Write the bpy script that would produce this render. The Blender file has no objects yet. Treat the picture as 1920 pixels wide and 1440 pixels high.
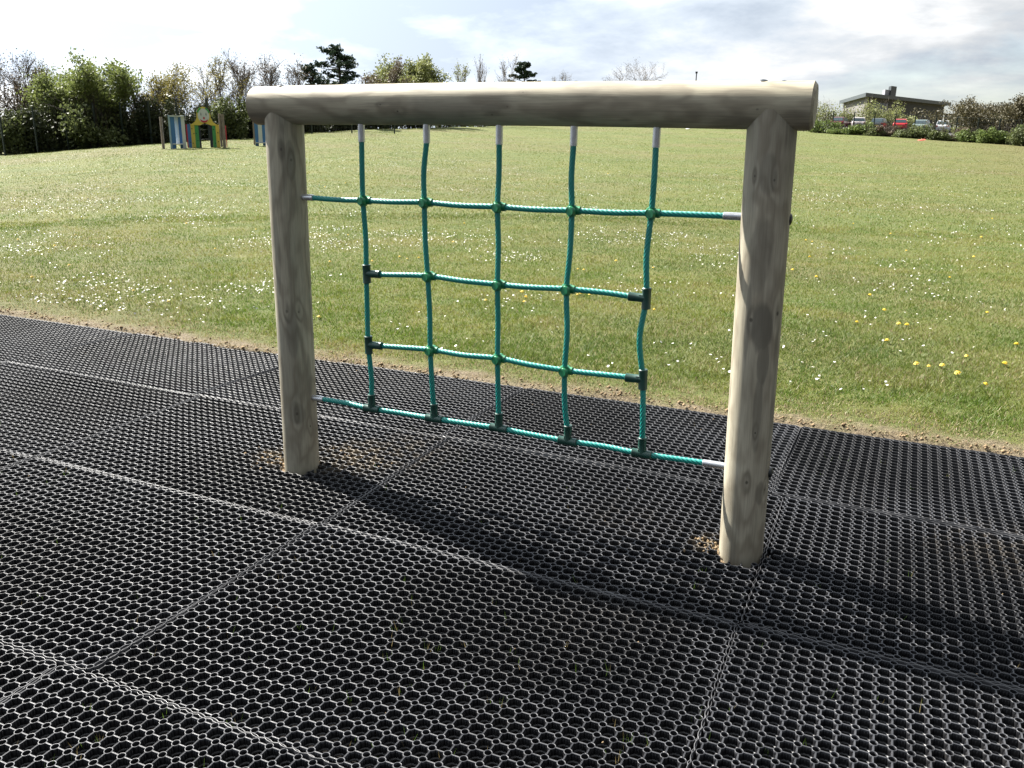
import bpy, math, random
import numpy as np
from mathutils import Vector, Matrix, noise as mnoise
R = math.radians
random.seed(7); rng = np.random.default_rng(7)
scene = bpy.context.scene
COL = scene.collection

# ------------------------------------------------------------------ camera
F_PX, PITCH, YAW, ROLL = 1585.6, 0.28362, -0.41357, 0.015487
CAM = Vector((1.77315, -2.32352, 1.37012))
fw = Vector((math.sin(YAW)*math.cos(PITCH), math.cos(YAW)*math.cos(PITCH), -math.sin(PITCH)))
r0 = Vector((math.cos(YAW), -math.sin(YAW), 0)); u0 = r0.cross(fw)
rt = r0*math.cos(ROLL)+u0*math.sin(ROLL); up = -r0*math.sin(ROLL)+u0*math.cos(ROLL)
cd = bpy.data.cameras.new('camera'); cam = bpy.data.objects.new('camera', cd); COL.objects.link(cam)
cd.sensor_width = 36; cd.sensor_fit = 'HORIZONTAL'; cd.lens = 36*F_PX/1920
cd.clip_start = 0.05; cd.clip_end = 4000
cam.matrix_world = Matrix(((rt.x, up.x, -fw.x, CAM.x), (rt.y, up.y, -fw.y, CAM.y), (rt.z, up.z, -fw.z, CAM.z), (0, 0, 0, 1)))
scene.camera = cam

# ------------------------------------------------------------------ light
SUN = Vector((-0.95, 0.30, 1.0)).normalized()
SKY_STRENGTH = 0.055; SUN_STRENGTH = 5.0; EXPOSURE = 2.2
AL = .65   # albedo trim that goes with the exposure
CLOUD_LUM = 2.0
sl = bpy.data.lights.new('sun', 'SUN'); sl.energy = SUN_STRENGTH; sl.angle = R(0.55); sl.color = (1, .955, .88)
so = bpy.data.objects.new('sun', sl); COL.objects.link(so)
so.rotation_euler = SUN.to_track_quat('Z', 'Y').to_euler(); so.location = (-20, 10, 30)
w = bpy.data.worlds.new('World'); scene.world = w; w.use_nodes = True
nt = w.node_tree; nt.nodes.clear()
N = nt.nodes.new; L = nt.links.new
out = N('ShaderNodeOutputWorld'); bg = N('ShaderNodeBackground'); L(bg.outputs[0], out.inputs[0])
bg.inputs['Strength'].default_value = SKY_STRENGTH
sky = N('ShaderNodeTexSky'); sky.sky_type = 'NISHITA'; sky.sun_disc = False
sky.sun_elevation = math.asin(SUN.z); sky.sun_rotation = math.atan2(SUN.x, SUN.y)
sky.air_density = 1.0; sky.dust_density = 1.5; sky.ozone_density = 1.0
tc = N('ShaderNodeTexCoord')
sep = N('ShaderNodeSeparateXYZ'); L(tc.outputs['Generated'], sep.inputs[0])
def wmath(op, a, b=None, clamp=False):
    n = N('ShaderNodeMath'); n.operation = op; n.use_clamp = clamp
    for i, v in enumerate((a, b)):
        if v is None: continue
        if isinstance(v, (int, float)): n.inputs[i].default_value = v
        else: L(v, n.inputs[i])
    return n.outputs[0]
zz = wmath('ADD', wmath('MAXIMUM', sep.outputs[2], 0.0), 0.26)
cx_ = wmath('DIVIDE', sep.outputs[0], zz); cy_ = wmath('DIVIDE', sep.outputs[1], zz)
cmb = N('ShaderNodeCombineXYZ'); L(cx_, cmb.inputs[0]); L(cy_, cmb.inputs[1])
def wnoise(scale, detail, rough, off, dist=0.0):
    mp = N('ShaderNodeMapping'); L(cmb.outputs[0], mp.inputs[0]); mp.inputs['Location'].default_value = off
    n = N('ShaderNodeTexNoise'); L(mp.outputs[0], n.inputs['Vector']); n.inputs['Scale'].default_value = scale
    n.inputs['Detail'].default_value = detail; n.inputs['Roughness'].default_value = rough; n.inputs['Distortion'].default_value = dist
    return n.outputs['Fac']
n1 = wnoise(0.75, 10, 0.58, (3.1, 1.2, 0), .2); n2 = wnoise(0.95, 9, 0.54, (5.5, 5.5, 9), .1); n3 = wnoise(2.6, 9, .6, (1.3, 4.0, 2), .2)
def ramp(sock, pts):
    c = N('ShaderNodeValToRGB'); L(sock, c.inputs[0]); e = c.color_ramp.elements
    while len(e) < len(pts): e.new(0.5)
    for el, (p, col) in zip(e, pts): el.position = p; el.color = (*col, 1)
    return c.outputs[0]
# brightness of the cloud deck rises towards the sun behind it
dot = N('ShaderNodeVectorMath'); dot.operation = 'DOT_PRODUCT'; L(tc.outputs['Generated'], dot.inputs[0]); dot.inputs[1].default_value = SUN
glow = wmath('POWER', wmath('MAXIMUM', wmath('ADD', wmath('MULTIPLY', dot.outputs['Value'], .5), .5), 0.0), 4.0)
cover = ramp(n1, [(.22, (0, 0, 0)), (.45, (1, 1, 1))])
thick = ramp(wmath('ADD', wmath('MULTIPLY', n2, .7), wmath('MULTIPLY', n3, .3)), [(.38, (1.7, 1.7, 1.7)), (.455, (1.12, 1.16, 1.20)), (.505, (.82, .92, 1.04)), (.58, (.54, .64, .78))])
lum = wmath('MULTIPLY', wmath('ADD', wmath('MULTIPLY', glow, 5.0), .62), CLOUD_LUM)
hz = wmath('MULTIPLY', wmath('POWER', wmath('SUBTRACT', 1.0, wmath('MAXIMUM', sep.outputs[2], 0.0)), 9.0), .35)
hm = N('ShaderNodeMix'); hm.data_type = 'RGBA'; L(hz, hm.inputs['Factor']); L(thick, hm.inputs['A']); hm.inputs['B'].default_value = (.98, 1.0, 1.04, 1)
cc = N('ShaderNodeVectorMath'); cc.operation = 'SCALE'; L(hm.outputs['Result'], cc.inputs[0]); L(lum, cc.inputs['Scale'])
mx = N('ShaderNodeMix'); mx.data_type = 'RGBA'; L(cover, mx.inputs['Factor']); L(sky.outputs[0], mx.inputs['A']); L(cc.outputs[0], mx.inputs['B'])
L(mx.outputs['Result'], bg.inputs['Color'])
vs = scene.view_settings; vs.view_transform = 'Standard'; vs.look = 'None'; vs.gamma = 1; vs.exposure = EXPOSURE; vs.use_curve_mapping = False
scene.render.engine = 'CYCLES'

# ------------------------------------------------------------------ helpers
def tag(o, label=None, cat=None, group=None, kind=None):
    if label: o['label'] = label
    if cat: o['category'] = cat
    if group: o['group'] = group
    if kind: o['kind'] = kind
    return o
def link(name, me, mat=None, parent=None, loc=(0, 0, 0), rot=(0, 0, 0)):
    o = bpy.data.objects.new(name, me); COL.objects.link(o); o.location = loc; o.rotation_euler = rot
    if mat is not None and me is not None:
        ms = mat if isinstance(mat, (list, tuple)) else [mat]
        if len(me.materials) == 0:
            for m in ms: me.materials.append(m)
    if parent: o.parent = parent
    return o
def empty(name, loc=(0, 0, 0), rz=0, label=None, cat=None, group=None):
    o = bpy.data.objects.new(name, None); COL.objects.link(o); o.location = loc; o.rotation_euler = (0, 0, rz); o.empty_display_size = .1
    return tag(o, label, cat, group)
def copy_tree(o, parent=None):
    c = o.copy(); COL.objects.link(c); c.parent = parent
    for ch in list(o.children): copy_tree(ch, c)
    return c
def np_mesh(name, V, Fl, smooth=False, midx=None):
    """V (n,3), Fl = list of (m,k) index arrays"""
    me = bpy.data.meshes.new(name); V = np.ascontiguousarray(V, dtype=np.float32)
    me.vertices.add(len(V)); me.vertices.foreach_set('co', V.ravel())
    tot = sum(len(f) for f in Fl); idx = np.concatenate([np.asarray(f).ravel() for f in Fl]).astype(np.int32)
    cnt = np.concatenate([np.full(len(f), np.asarray(f).shape[1], np.int32) for f in Fl])
    st = np.concatenate([[0], np.cumsum(cnt)[:-1]]).astype(np.int32)
    me.loops.add(len(idx)); me.loops.foreach_set('vertex_index', idx)
    me.polygons.add(tot); me.polygons.foreach_set('loop_start', st); me.polygons.foreach_set('loop_total', cnt)
    if smooth: me.polygons.foreach_set('use_smooth', np.ones(tot, bool))
    if midx is not None: me.polygons.foreach_set('material_index', np.asarray(midx, np.int32))
    me.update(calc_edges=True); me.validate()
    return me
class MB:
    def __init__(s): s.v = []; s.f = []; s.m = []; s.cur = 0
    def add(s, vs, fs):
        b = len(s.v); s.v += [tuple(v) for v in vs]; s.f += [tuple(i+b for i in f) for f in fs]; s.m += [s.cur]*len(fs)
    def box(s, c, d, rz=0):
        hx, hy, hz = d[0]/2, d[1]/2, d[2]/2; cs, sn = math.cos(rz), math.sin(rz)
        vs = []
        for z in (-hz, hz):
            for x, y in ((-hx, -hy), (hx, -hy), (hx, hy), (-hx, hy)): vs.append((c[0]+x*cs-y*sn, c[1]+x*sn+y*cs, c[2]+z))
        s.add(vs, [(3, 2, 1, 0), (4, 5, 6, 7), (0, 1, 5, 4), (1, 2, 6, 5), (2, 3, 7, 6), (3, 0, 4, 7)])
    def tube(s, pts, rads, n=8, caps=True):
        pts = [Vector(p) for p in pts]; rings = []; vs = []; fs = []
        t0 = (pts[1]-pts[0]).normalized(); a = t0.orthogonal().normalized()
        for i, p in enumerate(pts):
            t = (pts[min(i+1, len(pts)-1)]-pts[max(i-1, 0)]).normalized()
            a = (a-t*a.dot(t)).normalized(); b = t.cross(a)
            for k in range(n):
                th = 2*math.pi*k/n; vs.append(p+(a*math.cos(th)+b*math.sin(th))*rads[i])
        for i in range(len(pts)-1):
            for k in range(n): fs.append((i*n+k, i*n+(k+1) % n, (i+1)*n+(k+1) % n, (i+1)*n+k))
        if caps: fs += [tuple(range(n-1, -1, -1)), tuple((len(pts)-1)*n+k for k in range(n))]
        s.add(vs, fs)
    def prism(s, poly, y0, y1, tf=None):
        """poly in x,z ; extruded along y"""
        n = len(poly); vs = [(x, y0, z) for x, z in poly]+[(x, y1, z) for x, z in poly]
        if tf: vs = [tf(Vector(v)) for v in vs]
        s.add(vs, [tuple(range(n)), tuple(range(2*n-1, n-1, -1))]+[(i, i+n, (i+1) % n+n, (i+1) % n) for i in range(n)])
    def mesh(s, name, smooth=False, auto=None):
        me = bpy.data.meshes.new(name); me.from_pydata(s.v, [], s.f)
        me.polygons.foreach_set('material_index', s.m)
        if smooth: me.polygons.foreach_set('use_smooth', [True]*len(s.f))
        me.update()
        if auto: 
            try: me.set_sharp_from_angle(angle=R(auto))
            except Exception: pass
        return me
    def build(s, name, mat, parent=None, smooth=False, auto=None, loc=(0, 0, 0), rot=(0, 0, 0)):
        return link(name, s.mesh(name, smooth, auto), mat, parent, loc, rot)

# pixel helpers (the photograph's 1920 px grid), used only to find real places on the ground
def ray(px, py): return fw+rt*((px-960)/F_PX)-up*((py-720)/F_PX)
HOR = lambda px: 258.4+(px-960)*.0155
def azim(px):
    d = ray(px, HOR(px)); return math.atan2(d.x, d.y)
def on_plane(px, py, z=0.0):
    d = ray(px, py); return CAM+d*((z-CAM.z)/d.z)
def polar(px, D):
    a = azim(px); return CAM.x+math.sin(a)*D, CAM.y+math.cos(a)*D
def z_of(px, py, D):
    d = ray(px, py); return CAM.z+d.z*D/math.hypot(d.x, d.y)

# ------------------------------------------------------------------ materials
def newmat(name):
    m = bpy.data.materials.new(name); m.use_nodes = True; t = m.node_tree
    return m, t, t.nodes['Principled BSDF']
def nn(t, kind, **kw):
    n = t.nodes.new(kind)
    for k, v in kw.items():
        if k in n.inputs: n.inputs[k].default_value = v
        else: setattr(n, k, v)
    return n
def mrange(t, sock, a, b, c=0., d=1., smooth=True):
    n = t.nodes.new('ShaderNodeMapRange'); n.interpolation_type = 'SMOOTHSTEP' if smooth else 'LINEAR'
    t.links.new(sock, n.inputs['Value']); n.inputs['From Min'].default_value = a; n.inputs['From Max'].default_value = b
    n.inputs['To Min'].default_value = c; n.inputs['To Max'].default_value = d
    return n.outputs['Result']
def mixc(t, fac, a, b):
    n = t.nodes.new('ShaderNodeMix'); n.data_type = 'RGBA'
    for k, v in (('Factor', fac), ('A', a), ('B', b)):
        if isinstance(v, (int, float)): n.inputs[k].default_value = v
        elif isinstance(v, tuple): n.inputs[k].default_value = (*[q*AL for q in v[:3]], 1)
        else: t.links.new(v, n.inputs[k])
    return n.outputs['Result']
def tmath(t, op, a, b=None, c=None, clamp=False):
    n = t.nodes.new('ShaderNodeMath'); n.operation = op; n.use_clamp = clamp
    for i, v in enumerate((a, b, c)):
        if v is None: continue
        if isinstance(v, (int, float)): n.inputs[i].default_value = v
        else: t.links.new(v, n.inputs[i])
    return n.outputs[0]
def tnoise(t, vec, scale, detail=4, rough=.5, dist=0.):
    n = t.nodes.new('ShaderNodeTexNoise')
    if vec is not None: t.links.new(vec, n.inputs['Vector'])
    n.inputs['Scale'].default_value = scale; n.inputs['Detail'].default_value = detail; n.inputs['Roughness'].default_value = rough; n.inputs['Distortion'].default_value = dist
    return n.outputs['Fac']
def bump(t, bsdf, h, strength=.3, dist=.01):
    b = t.nodes.new('ShaderNodeBump'); b.inputs['Strength'].default_value = strength; b.inputs['Distance'].default_value = dist
    t.links.new(h, b.inputs['Height']); t.links.new(b.outputs[0], bsdf.inputs['Normal'])
def simple(name, col, rough=.6, var=.15, scale=8, metal=0, bumps=0, spec=.5):
    m, t, b = newmat(name); g = t.nodes.new('ShaderNodeNewGeometry')
    n = tnoise(t, g.outputs['Position'], scale, 5, .6)
    c = mixc(t, mrange(t, n, .3, .7), tuple(x*(1-var) for x in col), tuple(min(1, x*(1+var)) for x in col))
    t.links.new(c, b.inputs['Base Color']); b.inputs['Roughness'].default_value = rough; b.inputs['Metallic'].default_value = metal
    b.inputs['Specular IOR Level'].default_value = spec
    if bumps: bump(t, b, n, bumps, .01)
    return m

def rubber():
    m, t, b = newmat('black_rubber'); g = t.nodes.new('ShaderNodeNewGeometry'); P = g.outputs['Position']
    big = tnoise(t, P, 1.3, 4, .6); fine = tnoise(t, P, 60, 4, .6)
    c = mixc(t, fine, (.0050, .0052, .0065), (.012, .0125, .015))
    tco = t.nodes.new('ShaderNodeTexCoord'); so_ = t.nodes.new('ShaderNodeSeparateXYZ'); t.links.new(tco.outputs['Object'], so_.inputs[0])
    lit_tops = tmath(t, 'MULTIPLY', mrange(t, so_.outputs[2], -.0016, -.0004), mrange(t, tnoise(t, P, 3.0, 4, .6), .30, .66, .35, 1))  # top faces painted paler as if sunlit, hole sides left near black
    c = mixc(t, lit_tops, c, mixc(t, fine, (.034, .036, .042), (.080, .083, .094)))
    dust = tmath(t, 'MULTIPLY', mrange(t, big, .5, .78), mrange(t, fine, .4, .65))
    c = mixc(t, tmath(t, 'MULTIPLY', dust, .12), c, (.15, .12, .085))
    # sandy soil kicked over the rubber round the two post holes
    tot = None
    for (x, y, r, k) in ((-.57, .46, .15, .9), (-.24, .62, .30, .8), (1.33, .45, .10, .8), (-.1, .75, .35, .35), (2.25, .85, .35, .12), (1.0, .5, .3, .08)):
        v = nn(t, 'ShaderNodeVectorMath', operation='DISTANCE'); t.links.new(P, v.inputs[0]); v.inputs[1].default_value = (x, y, 0)
        s = mrange(t, v.outputs['Value'], r, 0, 0, k)
        tot = s if tot is None else tmath(t, 'MAXIMUM', tot, s)
    blot = tnoise(t, P, 22, 4, .6)
    c = mixc(t, tmath(t, 'MULTIPLY', tot, mrange(t, blot, .42, .6)), c, (.27, .21, .13))
    t.links.new(c, b.inputs['Base Color'])
    t.links.new(mrange(t, fine, .3, .7, .36, .56), b.inputs['Roughness'])
    b.inputs['Specular IOR Level'].default_value = .42
    bump(t, b, tnoise(t, P, 260, 3, .6), .25, .002)
    return m
M_RUBBER = rubber()

def lit_rim():  # lighter rim colour paints in the light caught along the mat seams
    m, t, b = newmat('lit_rubber_edge'); g = t.nodes.new('ShaderNodeNewGeometry'); P = g.outputs['Position']
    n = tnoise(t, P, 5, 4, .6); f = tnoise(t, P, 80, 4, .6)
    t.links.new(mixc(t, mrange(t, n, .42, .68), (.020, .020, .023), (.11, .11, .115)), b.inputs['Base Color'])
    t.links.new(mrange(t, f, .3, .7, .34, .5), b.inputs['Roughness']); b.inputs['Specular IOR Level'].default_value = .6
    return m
M_RIMR = lit_rim()

def timber(name, knots, seed, tint=(1, 1, 1), stains=(), ring=1.0):
    """log with its length on local z: stretched grain, contour figure that wraps the knots, dark knots and stains"""
    m, t, b = newmat(name); tc = t.nodes.new('ShaderNodeTexCoord'); O = tc.outputs['Object']
    def stretched(sx, sz, off):
        mp = t.nodes.new('ShaderNodeMapping'); t.links.new(O, mp.inputs[0]); mp.inputs['Scale'].default_value = (sx, sx, sz); mp.inputs['Location'].default_value = (off, off*.7, off*1.3); return mp.outputs[0]
    warp = tnoise(t, stretched(4.5, 1.5, seed), 1.0, 4, .5, .2)
    kd = None; halo = None
    for (x, y, z, r, k) in knots:
        sb = nn(t, 'ShaderNodeVectorMath', operation='SUBTRACT'); t.links.new(O, sb.inputs[0]); sb.inputs[1].default_value = (x, y, z)
        ml = nn(t, 'ShaderNodeVectorMath', operation='MULTIPLY'); t.links.new(sb.outputs[0], ml.inputs[0]); ml.inputs[1].default_value = (1, 1, .75)
        ln = nn(t, 'ShaderNodeVectorMath', operation='LENGTH'); t.links.new(ml.outputs[0], ln.inputs[0])
        core = mrange(t, ln.outputs['Value'], r*.75, r*.25, 0, k)
        kd = core if kd is None else tmath(t, 'MAXIMUM', kd, core)
        # long halo
        ml2 = nn(t, 'ShaderNodeVectorMath', operation='MULTIPLY'); t.links.new(sb.outputs[0], ml2.inputs[0]); ml2.inputs[1].default_value = (1, 1, .32)
        l2 = nn(t, 'ShaderNodeVectorMath', operation='LENGTH'); t.links.new(ml2.outputs[0], l2.inputs[0])
        h = mrange(t, l2.outputs['Value'], r*3.2, 0, 0, 1)
        halo = h if halo is None else tmath(t, 'MAXIMUM', halo, h)
    ph = tmath(t, 'ADD', tmath(t, 'MULTIPLY', warp, 9.), tmath(t, 'MULTIPLY', halo, 1.5*ring))
    line = tmath(t, 'ABSOLUTE', tmath(t, 'SUBTRACT', tmath(t, 'FRACT', ph), .5))
    line = mrange(t, line, .0, .42, 1, 0)
    fib = tnoise(t, stretched(220, 7, seed+3), 1.0, 3, .6)
    blot = tnoise(t, stretched(9, 2.2, seed+9), 1.0, 5, .6)
    big = tnoise(t, stretched(3.0, 1.4, seed+5), 1.0, 3, .5)
    base = mixc(t, mrange(t, blot, .3, .72), (.47*tint[0], .43*tint[1], .315*tint[2]), (.62*tint[0], .57*tint[1], .43*tint[2]))
    base = mixc(t, tmath(t, 'MULTIPLY', mrange(t, big, .52, .66), .45), base, (.22, .21, .165))
    base = mixc(t, tmath(t, 'MULTIPLY', line, .5), base, (.19, .15, .10))
    base = mixc(t, tmath(t, 'MULTIPLY', mrange(t, fib, .35, .75), .35), base, (.18, .155, .115))
    streak = tnoise(t, stretched(26, 1.6, seed+14), 1.0, 4, .6)
    base = mixc(t, tmath(t, 'MULTIPLY', mrange(t, streak, .54, .7), .5), base, (.14, .13, .10))
    st = None
    for (x, y, z, rx, rz, k) in stains:
        sb = nn(t, 'ShaderNodeVectorMath', operation='SUBTRACT'); t.links.new(O, sb.inputs[0]); sb.inputs[1].default_value = (x, y, z)
        ml = nn(t, 'ShaderNodeVectorMath', operation='MULTIPLY'); t.links.new(sb.outputs[0], ml.inputs[0]); ml.inputs[1].default_value = (1/rx, 1/rx, 1/rz)
        ln = nn(t, 'ShaderNodeVectorMath', operation='LENGTH'); t.links.new(ml.outputs[0], ln.inputs[0])
        v_ = tmath(t, 'ADD', ln.outputs['Value'], tmath(t, 'MULTIPLY', tmath(t, 'SUBTRACT', blot, .5), 1.3))
        q_ = mrange(t, v_, 1.0, .72, 0, k); st = q_ if st is None else tmath(t, 'MAXIMUM', st, q_)
    if st is not None: base = mixc(t, st, base, (.17, .155, .12))
    if halo is not None:
        hs = tmath(t, 'MULTIPLY', mrange(t, halo, .35, .75, 0, ring), tmath(t, 'ADD', tmath(t, 'MULTIPLY', line, .35), .25))
        base = mixc(t, hs, base, (.10, .09, .068)); base = mixc(t, kd, base, (.028, .02, .013))
    t.links.new(base, b.inputs['Base Color']); b.inputs['Roughness'].default_value = .68; b.inputs['Specular IOR Level'].default_value = .35
    bump(t, b, tmath(t, 'ADD', tmath(t, 'MULTIPLY', fib, .5), tmath(t, 'MULTIPLY', line, .3)), .22, .003)
    return m

def rope_mat():
    m, t, b = newmat('green_rope'); g = t.nodes.new('ShaderNodeNewGeometry'); P = g.outputs['Position']
    n = tnoise(t, P, 600, 3, .6); n2 = tnoise(t, P, 12, 3, .5)
    c = mixc(t, n, (.0, .19, .165), (.008, .42, .355)); c = mixc(t, tmath(t, 'MULTIPLY', mrange(t, n2, .5, .8), .25), c, (.02, .12, .12))
    t.links.new(c, b.inputs['Base Color']); b.inputs['Roughness'].default_value = .42; bump(t, b, n, .3, .001)
    return m
M_ROPE = rope_mat()
M_TEE = simple('dark_green_plastic', (.010, .062, .045), .38, .2, 40)
M_CLAMP = simple('mid_green_plastic', (.014, .24, .095), .4, .2, 40)
M_ALU = simple('aluminium', (.80, .82, .84), .26, .1, 60, metal=.8)
M_CAP = simple('black_cap_plastic', (.012, .016, .015), .4, .2, 40)

def ground_mat():
    m, t, b = newmat('field_and_soil'); g = t.nodes.new('ShaderNodeNewGeometry'); P = g.outputs['Position']
    sp = t.nodes.new('ShaderNodeSeparateXYZ'); t.links.new(P, sp.inputs[0])
    n_big = tnoise(t, P, .16, 5, .6, .3); n_mid = tnoise(t, P, 1.1, 6, .62, .3); n_f = tnoise(t, P, 9, 6, .68); n_ff = tnoise(t, P, 55, 5, .7)
    mp = t.nodes.new('ShaderNodeMapping'); t.links.new(P, mp.inputs[0]); mp.inputs['Rotation'].default_value = (0, 0, R(-24)); mp.inputs['Scale'].default_value = (.10, .5, 1)
    band = tnoise(t, mp.outputs[0], .5, 5, .6, .4)
    c = mixc(t, mrange(t, n_mid, .35, .68), (.092, .122, .024), (.152, .160, .044))
    c = mixc(t, tmath(t, 'MULTIPLY', mrange(t, n_big, .45, .65), .55), c, (.150, .122, .058))
    c = mixc(t, tmath(t, 'MULTIPLY', mrange(t, band, .48, .66), .45), c, (.085, .125, .030))
    c = mixc(t, tmath(t, 'MULTIPLY', mrange(t, n_f, .35, .7), .40), c, (.17, .158, .078))
    c = mixc(t, tmath(t, 'MULTIPLY', mrange(t, n_ff, .45, .62), .5), c, (.05, .065, .018))
    dry = tmath(t, 'MULTIPLY', mrange(t, sp.outputs[0], 0, 14), mrange(t, sp.outputs[1], 14, 36, 0, .6))
    c = mixc(t, dry, c, (.125, .10, .042))
    soil = mixc(t, n_f, (.14, .11, .07), (.32, .26, .17)); soil = mixc(t, mrange(t, n_ff, .4, .6), soil, (.13, .10, .065))
    edge = tmath(t, 'ADD', sp.outputs[1], tmath(t, 'MULTIPLY', tmath(t, 'SUBTRACT', tnoise(t, P, 3.5, 5, .7), .5), .55))
    c = mixc(t, mrange(t, edge, 1.98, 2.22), soil, c)
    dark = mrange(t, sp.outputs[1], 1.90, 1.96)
    # soil under the mats: earth blackened to paint in the shade of the holes, paler sand at the post holes
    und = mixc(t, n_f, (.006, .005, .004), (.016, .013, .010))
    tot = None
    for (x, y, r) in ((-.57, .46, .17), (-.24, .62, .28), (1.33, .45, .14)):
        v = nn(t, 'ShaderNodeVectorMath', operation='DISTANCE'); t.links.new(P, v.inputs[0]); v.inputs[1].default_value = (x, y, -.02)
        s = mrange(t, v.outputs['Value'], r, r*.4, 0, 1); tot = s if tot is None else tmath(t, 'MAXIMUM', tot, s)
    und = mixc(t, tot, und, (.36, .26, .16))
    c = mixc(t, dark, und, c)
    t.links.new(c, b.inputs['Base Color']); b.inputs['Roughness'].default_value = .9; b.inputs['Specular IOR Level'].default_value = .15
    bump(t, b, tmath(t, 'ADD', n_ff, tmath(t, 'MULTIPLY', n_f, .8)), .8, .03)
    return m
M_GROUND = ground_mat()

def blade_mat(name='grass_blade'):
    m, t, b = newmat(name); a = t.nodes.new('ShaderNodeAttribute'); a.attribute_name = 'tint'
    t.links.new(a.outputs['Color'], b.inputs['Base Color']); b.inputs['Roughness'].default_value = .55; b.inputs['Specular IOR Level'].default_value = .3
    tr = t.nodes.new('ShaderNodeBsdfTranslucent'); t.links.new(a.outputs['Color'], tr.inputs[0])
    mx = t.nodes.new('ShaderNodeMixShader'); mx.inputs[0].default_value = .38; o = t.nodes['Material Output']
    t.links.new(b.outputs[0], mx.inputs[1]); t.links.new(tr.outputs[0], mx.inputs[2]); t.links.new(mx.outputs[0], o.inputs[0])
    return m
M_BLADE = blade_mat()
def leafmat(name, c1, c2, tr_=.35):
    m, t, b = newmat(name); g = t.nodes.new('ShaderNodeNewGeometry')
    n = tnoise(t, g.outputs['Position'], .9, 3, .6)
    c = mixc(t, tmath(t, 'ADD', tmath(t, 'MULTIPLY', g.outputs['Random Per Island'], .6), tmath(t, 'MULTIPLY', n, .4)), c1, c2)
    t.links.new(c, b.inputs['Base Color']); b.inputs['Roughness'].default_value = .6; b.inputs['Specular IOR Level'].default_value = .25
    tr = t.nodes.new('ShaderNodeBsdfTranslucent'); t.links.new(c, tr.inputs[0])
    mx = t.nodes.new('ShaderNodeMixShader'); mx.inputs[0].default_value = tr_; o = t.nodes['Material Output']
    t.links.new(b.outputs[0], mx.inputs[1]); t.links.new(tr.outputs[0], mx.inputs[2]); t.links.new(mx.outputs[0], o.inputs[0])
    return m
LEAF = dict(
    green=leafmat('spring_green_leaf', (.13, .175, .045), (.27, .31, .10)),
    mid=leafmat('hedge_leaf', (.080, .110, .036), (.185, .21, .08)),
    dark=leafmat('dark_hedge_leaf', (.032, .044, .018), (.085, .098, .042), .25),
    yellow=leafmat('yellow_bud_leaf', (.20, .18, .045), (.30, .26, .075)),
    lime=leafmat('lime_leaf', (.19, .22, .07), (.32, .34, .13)),
    pine=leafmat('pine_needle', (.028, .055, .034), (.065, .10, .055), .15),
    brown=leafmat('brown_twig_leaf', (.11, .085, .06), (.20, .155, .10), .2),
    olive=leafmat('olive_twig_leaf', (.060, .055, .028), (.15, .13, .065), .2),
    bright=leafmat('bright_shrub_leaf', (.10, .16, .035), (.21, .26, .075)),
)
M_BARK = simple('grey_brown_bark', (.15, .125, .105), .85, .3, 14, bumps=.5, spec=.2)
M_BARKP = simple('pale_twig_bark', (.20, .165, .135), .85, .25, 14, spec=.2)
M_BARKD = simple('dark_bark', (.045, .036, .028), .85, .3, 14, spec=.2)
M_FENCE = simple('dark_green_fence_paint', (.012, .025, .018), .5, .2, 10)

# ------------------------------------------------------------------ ground
EDGE = [(-600, 34, 0.0), (-200, 40, .0), (0, 44, z_of(0, 292, 44)), (100, 43, z_of(100, 285, 43)), (200, 42, z_of(200, 276, 42)), (320, 42, z_of(320, 268, 42)),
        (450, 44, z_of(450, 262, 44)), (570, 50, z_of(570, 250, 50)), (700, 58, z_of(700, 243, 58)), (800, 66, z_of(800, 240, 66)),
        (950, 80, z_of(950, 236, 80)), (1150, 95, z_of(1150, 233, 95)), (1400, 100, z_of(1400, 238, 100)), (1530, 100, z_of(1530, 248, 100)),
        (1640, 98, z_of(1640, 254, 98)), (1780, 94, z_of(1780, 264, 94)), (1920, 90, z_of(1920, 274, 90)), (2200, 80, .9), (2700, 70, .2)]
E_AZ = np.array([azim(e[0]) for e in EDGE]); E_D = np.array([e[1] for e in EDGE], float); E_Z = np.array([e[2] for e in EDGE])
def terrain(x, y):
    x = np.asarray(x, float); y = np.asarray(y, float)
    dx, dy = x-CAM.x, y-CAM.y; r = np.hypot(dx, dy); az = np.arctan2(dx, dy)
    D = np.interp(az, E_AZ, E_D); ze = np.interp(az, E_AZ, E_Z)
    fade = np.clip((math.pi*.62-np.abs(az))/.5, 0, 1)
    t = np.clip((r-9)/(D-9), 0, 1); z = ze*fade*(t**1.45)
    # bank up to the car park on the right
    right = np.clip((az-azim(1440))/.05, 0, 1)*np.clip((azim(2500)-az)/.2, 0, 1)
    s = np.clip((r-D-3)/38, 0, 1); z = z+right*1.15*(s*s*(3-2*s))
    z = z+.03*np.sin(x*.7+1)*np.sin(y*.5)*np.clip((y-3)/6, 0, 1)
    return z
def tz(x, y): return float(terrain(x, y))
def growth(a, step, k, end):
    o = []; v = a
    while v < end: o.append(v); step *= k; v += step
    o.append(end); return o
xs = np.array(sorted(set([-q-6 for q in growth(.08, .08, 1.085, 800)] + list(np.arange(-6, 4.5, .06).round(4)) + [q+4.5 for q in growth(.08, .08, 1.085, 800)])))
ys = np.array(sorted(set([-q-4.5 for q in growth(.2, .2, 1.25, 600)] + list(np.arange(-4.5, 1.8, .06).round(4)) + list(np.arange(1.8, 2.8, .025).round(4)) + [q+2.8 for q in growth(.04, .04, 1.045, 1400)])))
GX, GY = np.meshgrid(xs, ys)
GZ = terrain(GX, GY)
def nz(x, y, s, seed=0.0): return mnoise.noise(Vector((x*s+seed, y*s-seed, seed)))
def edge_y(x): return 1.965+.035*math.sin(x*1.1+.5)+.02*math.sin(x*3.7)
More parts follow.
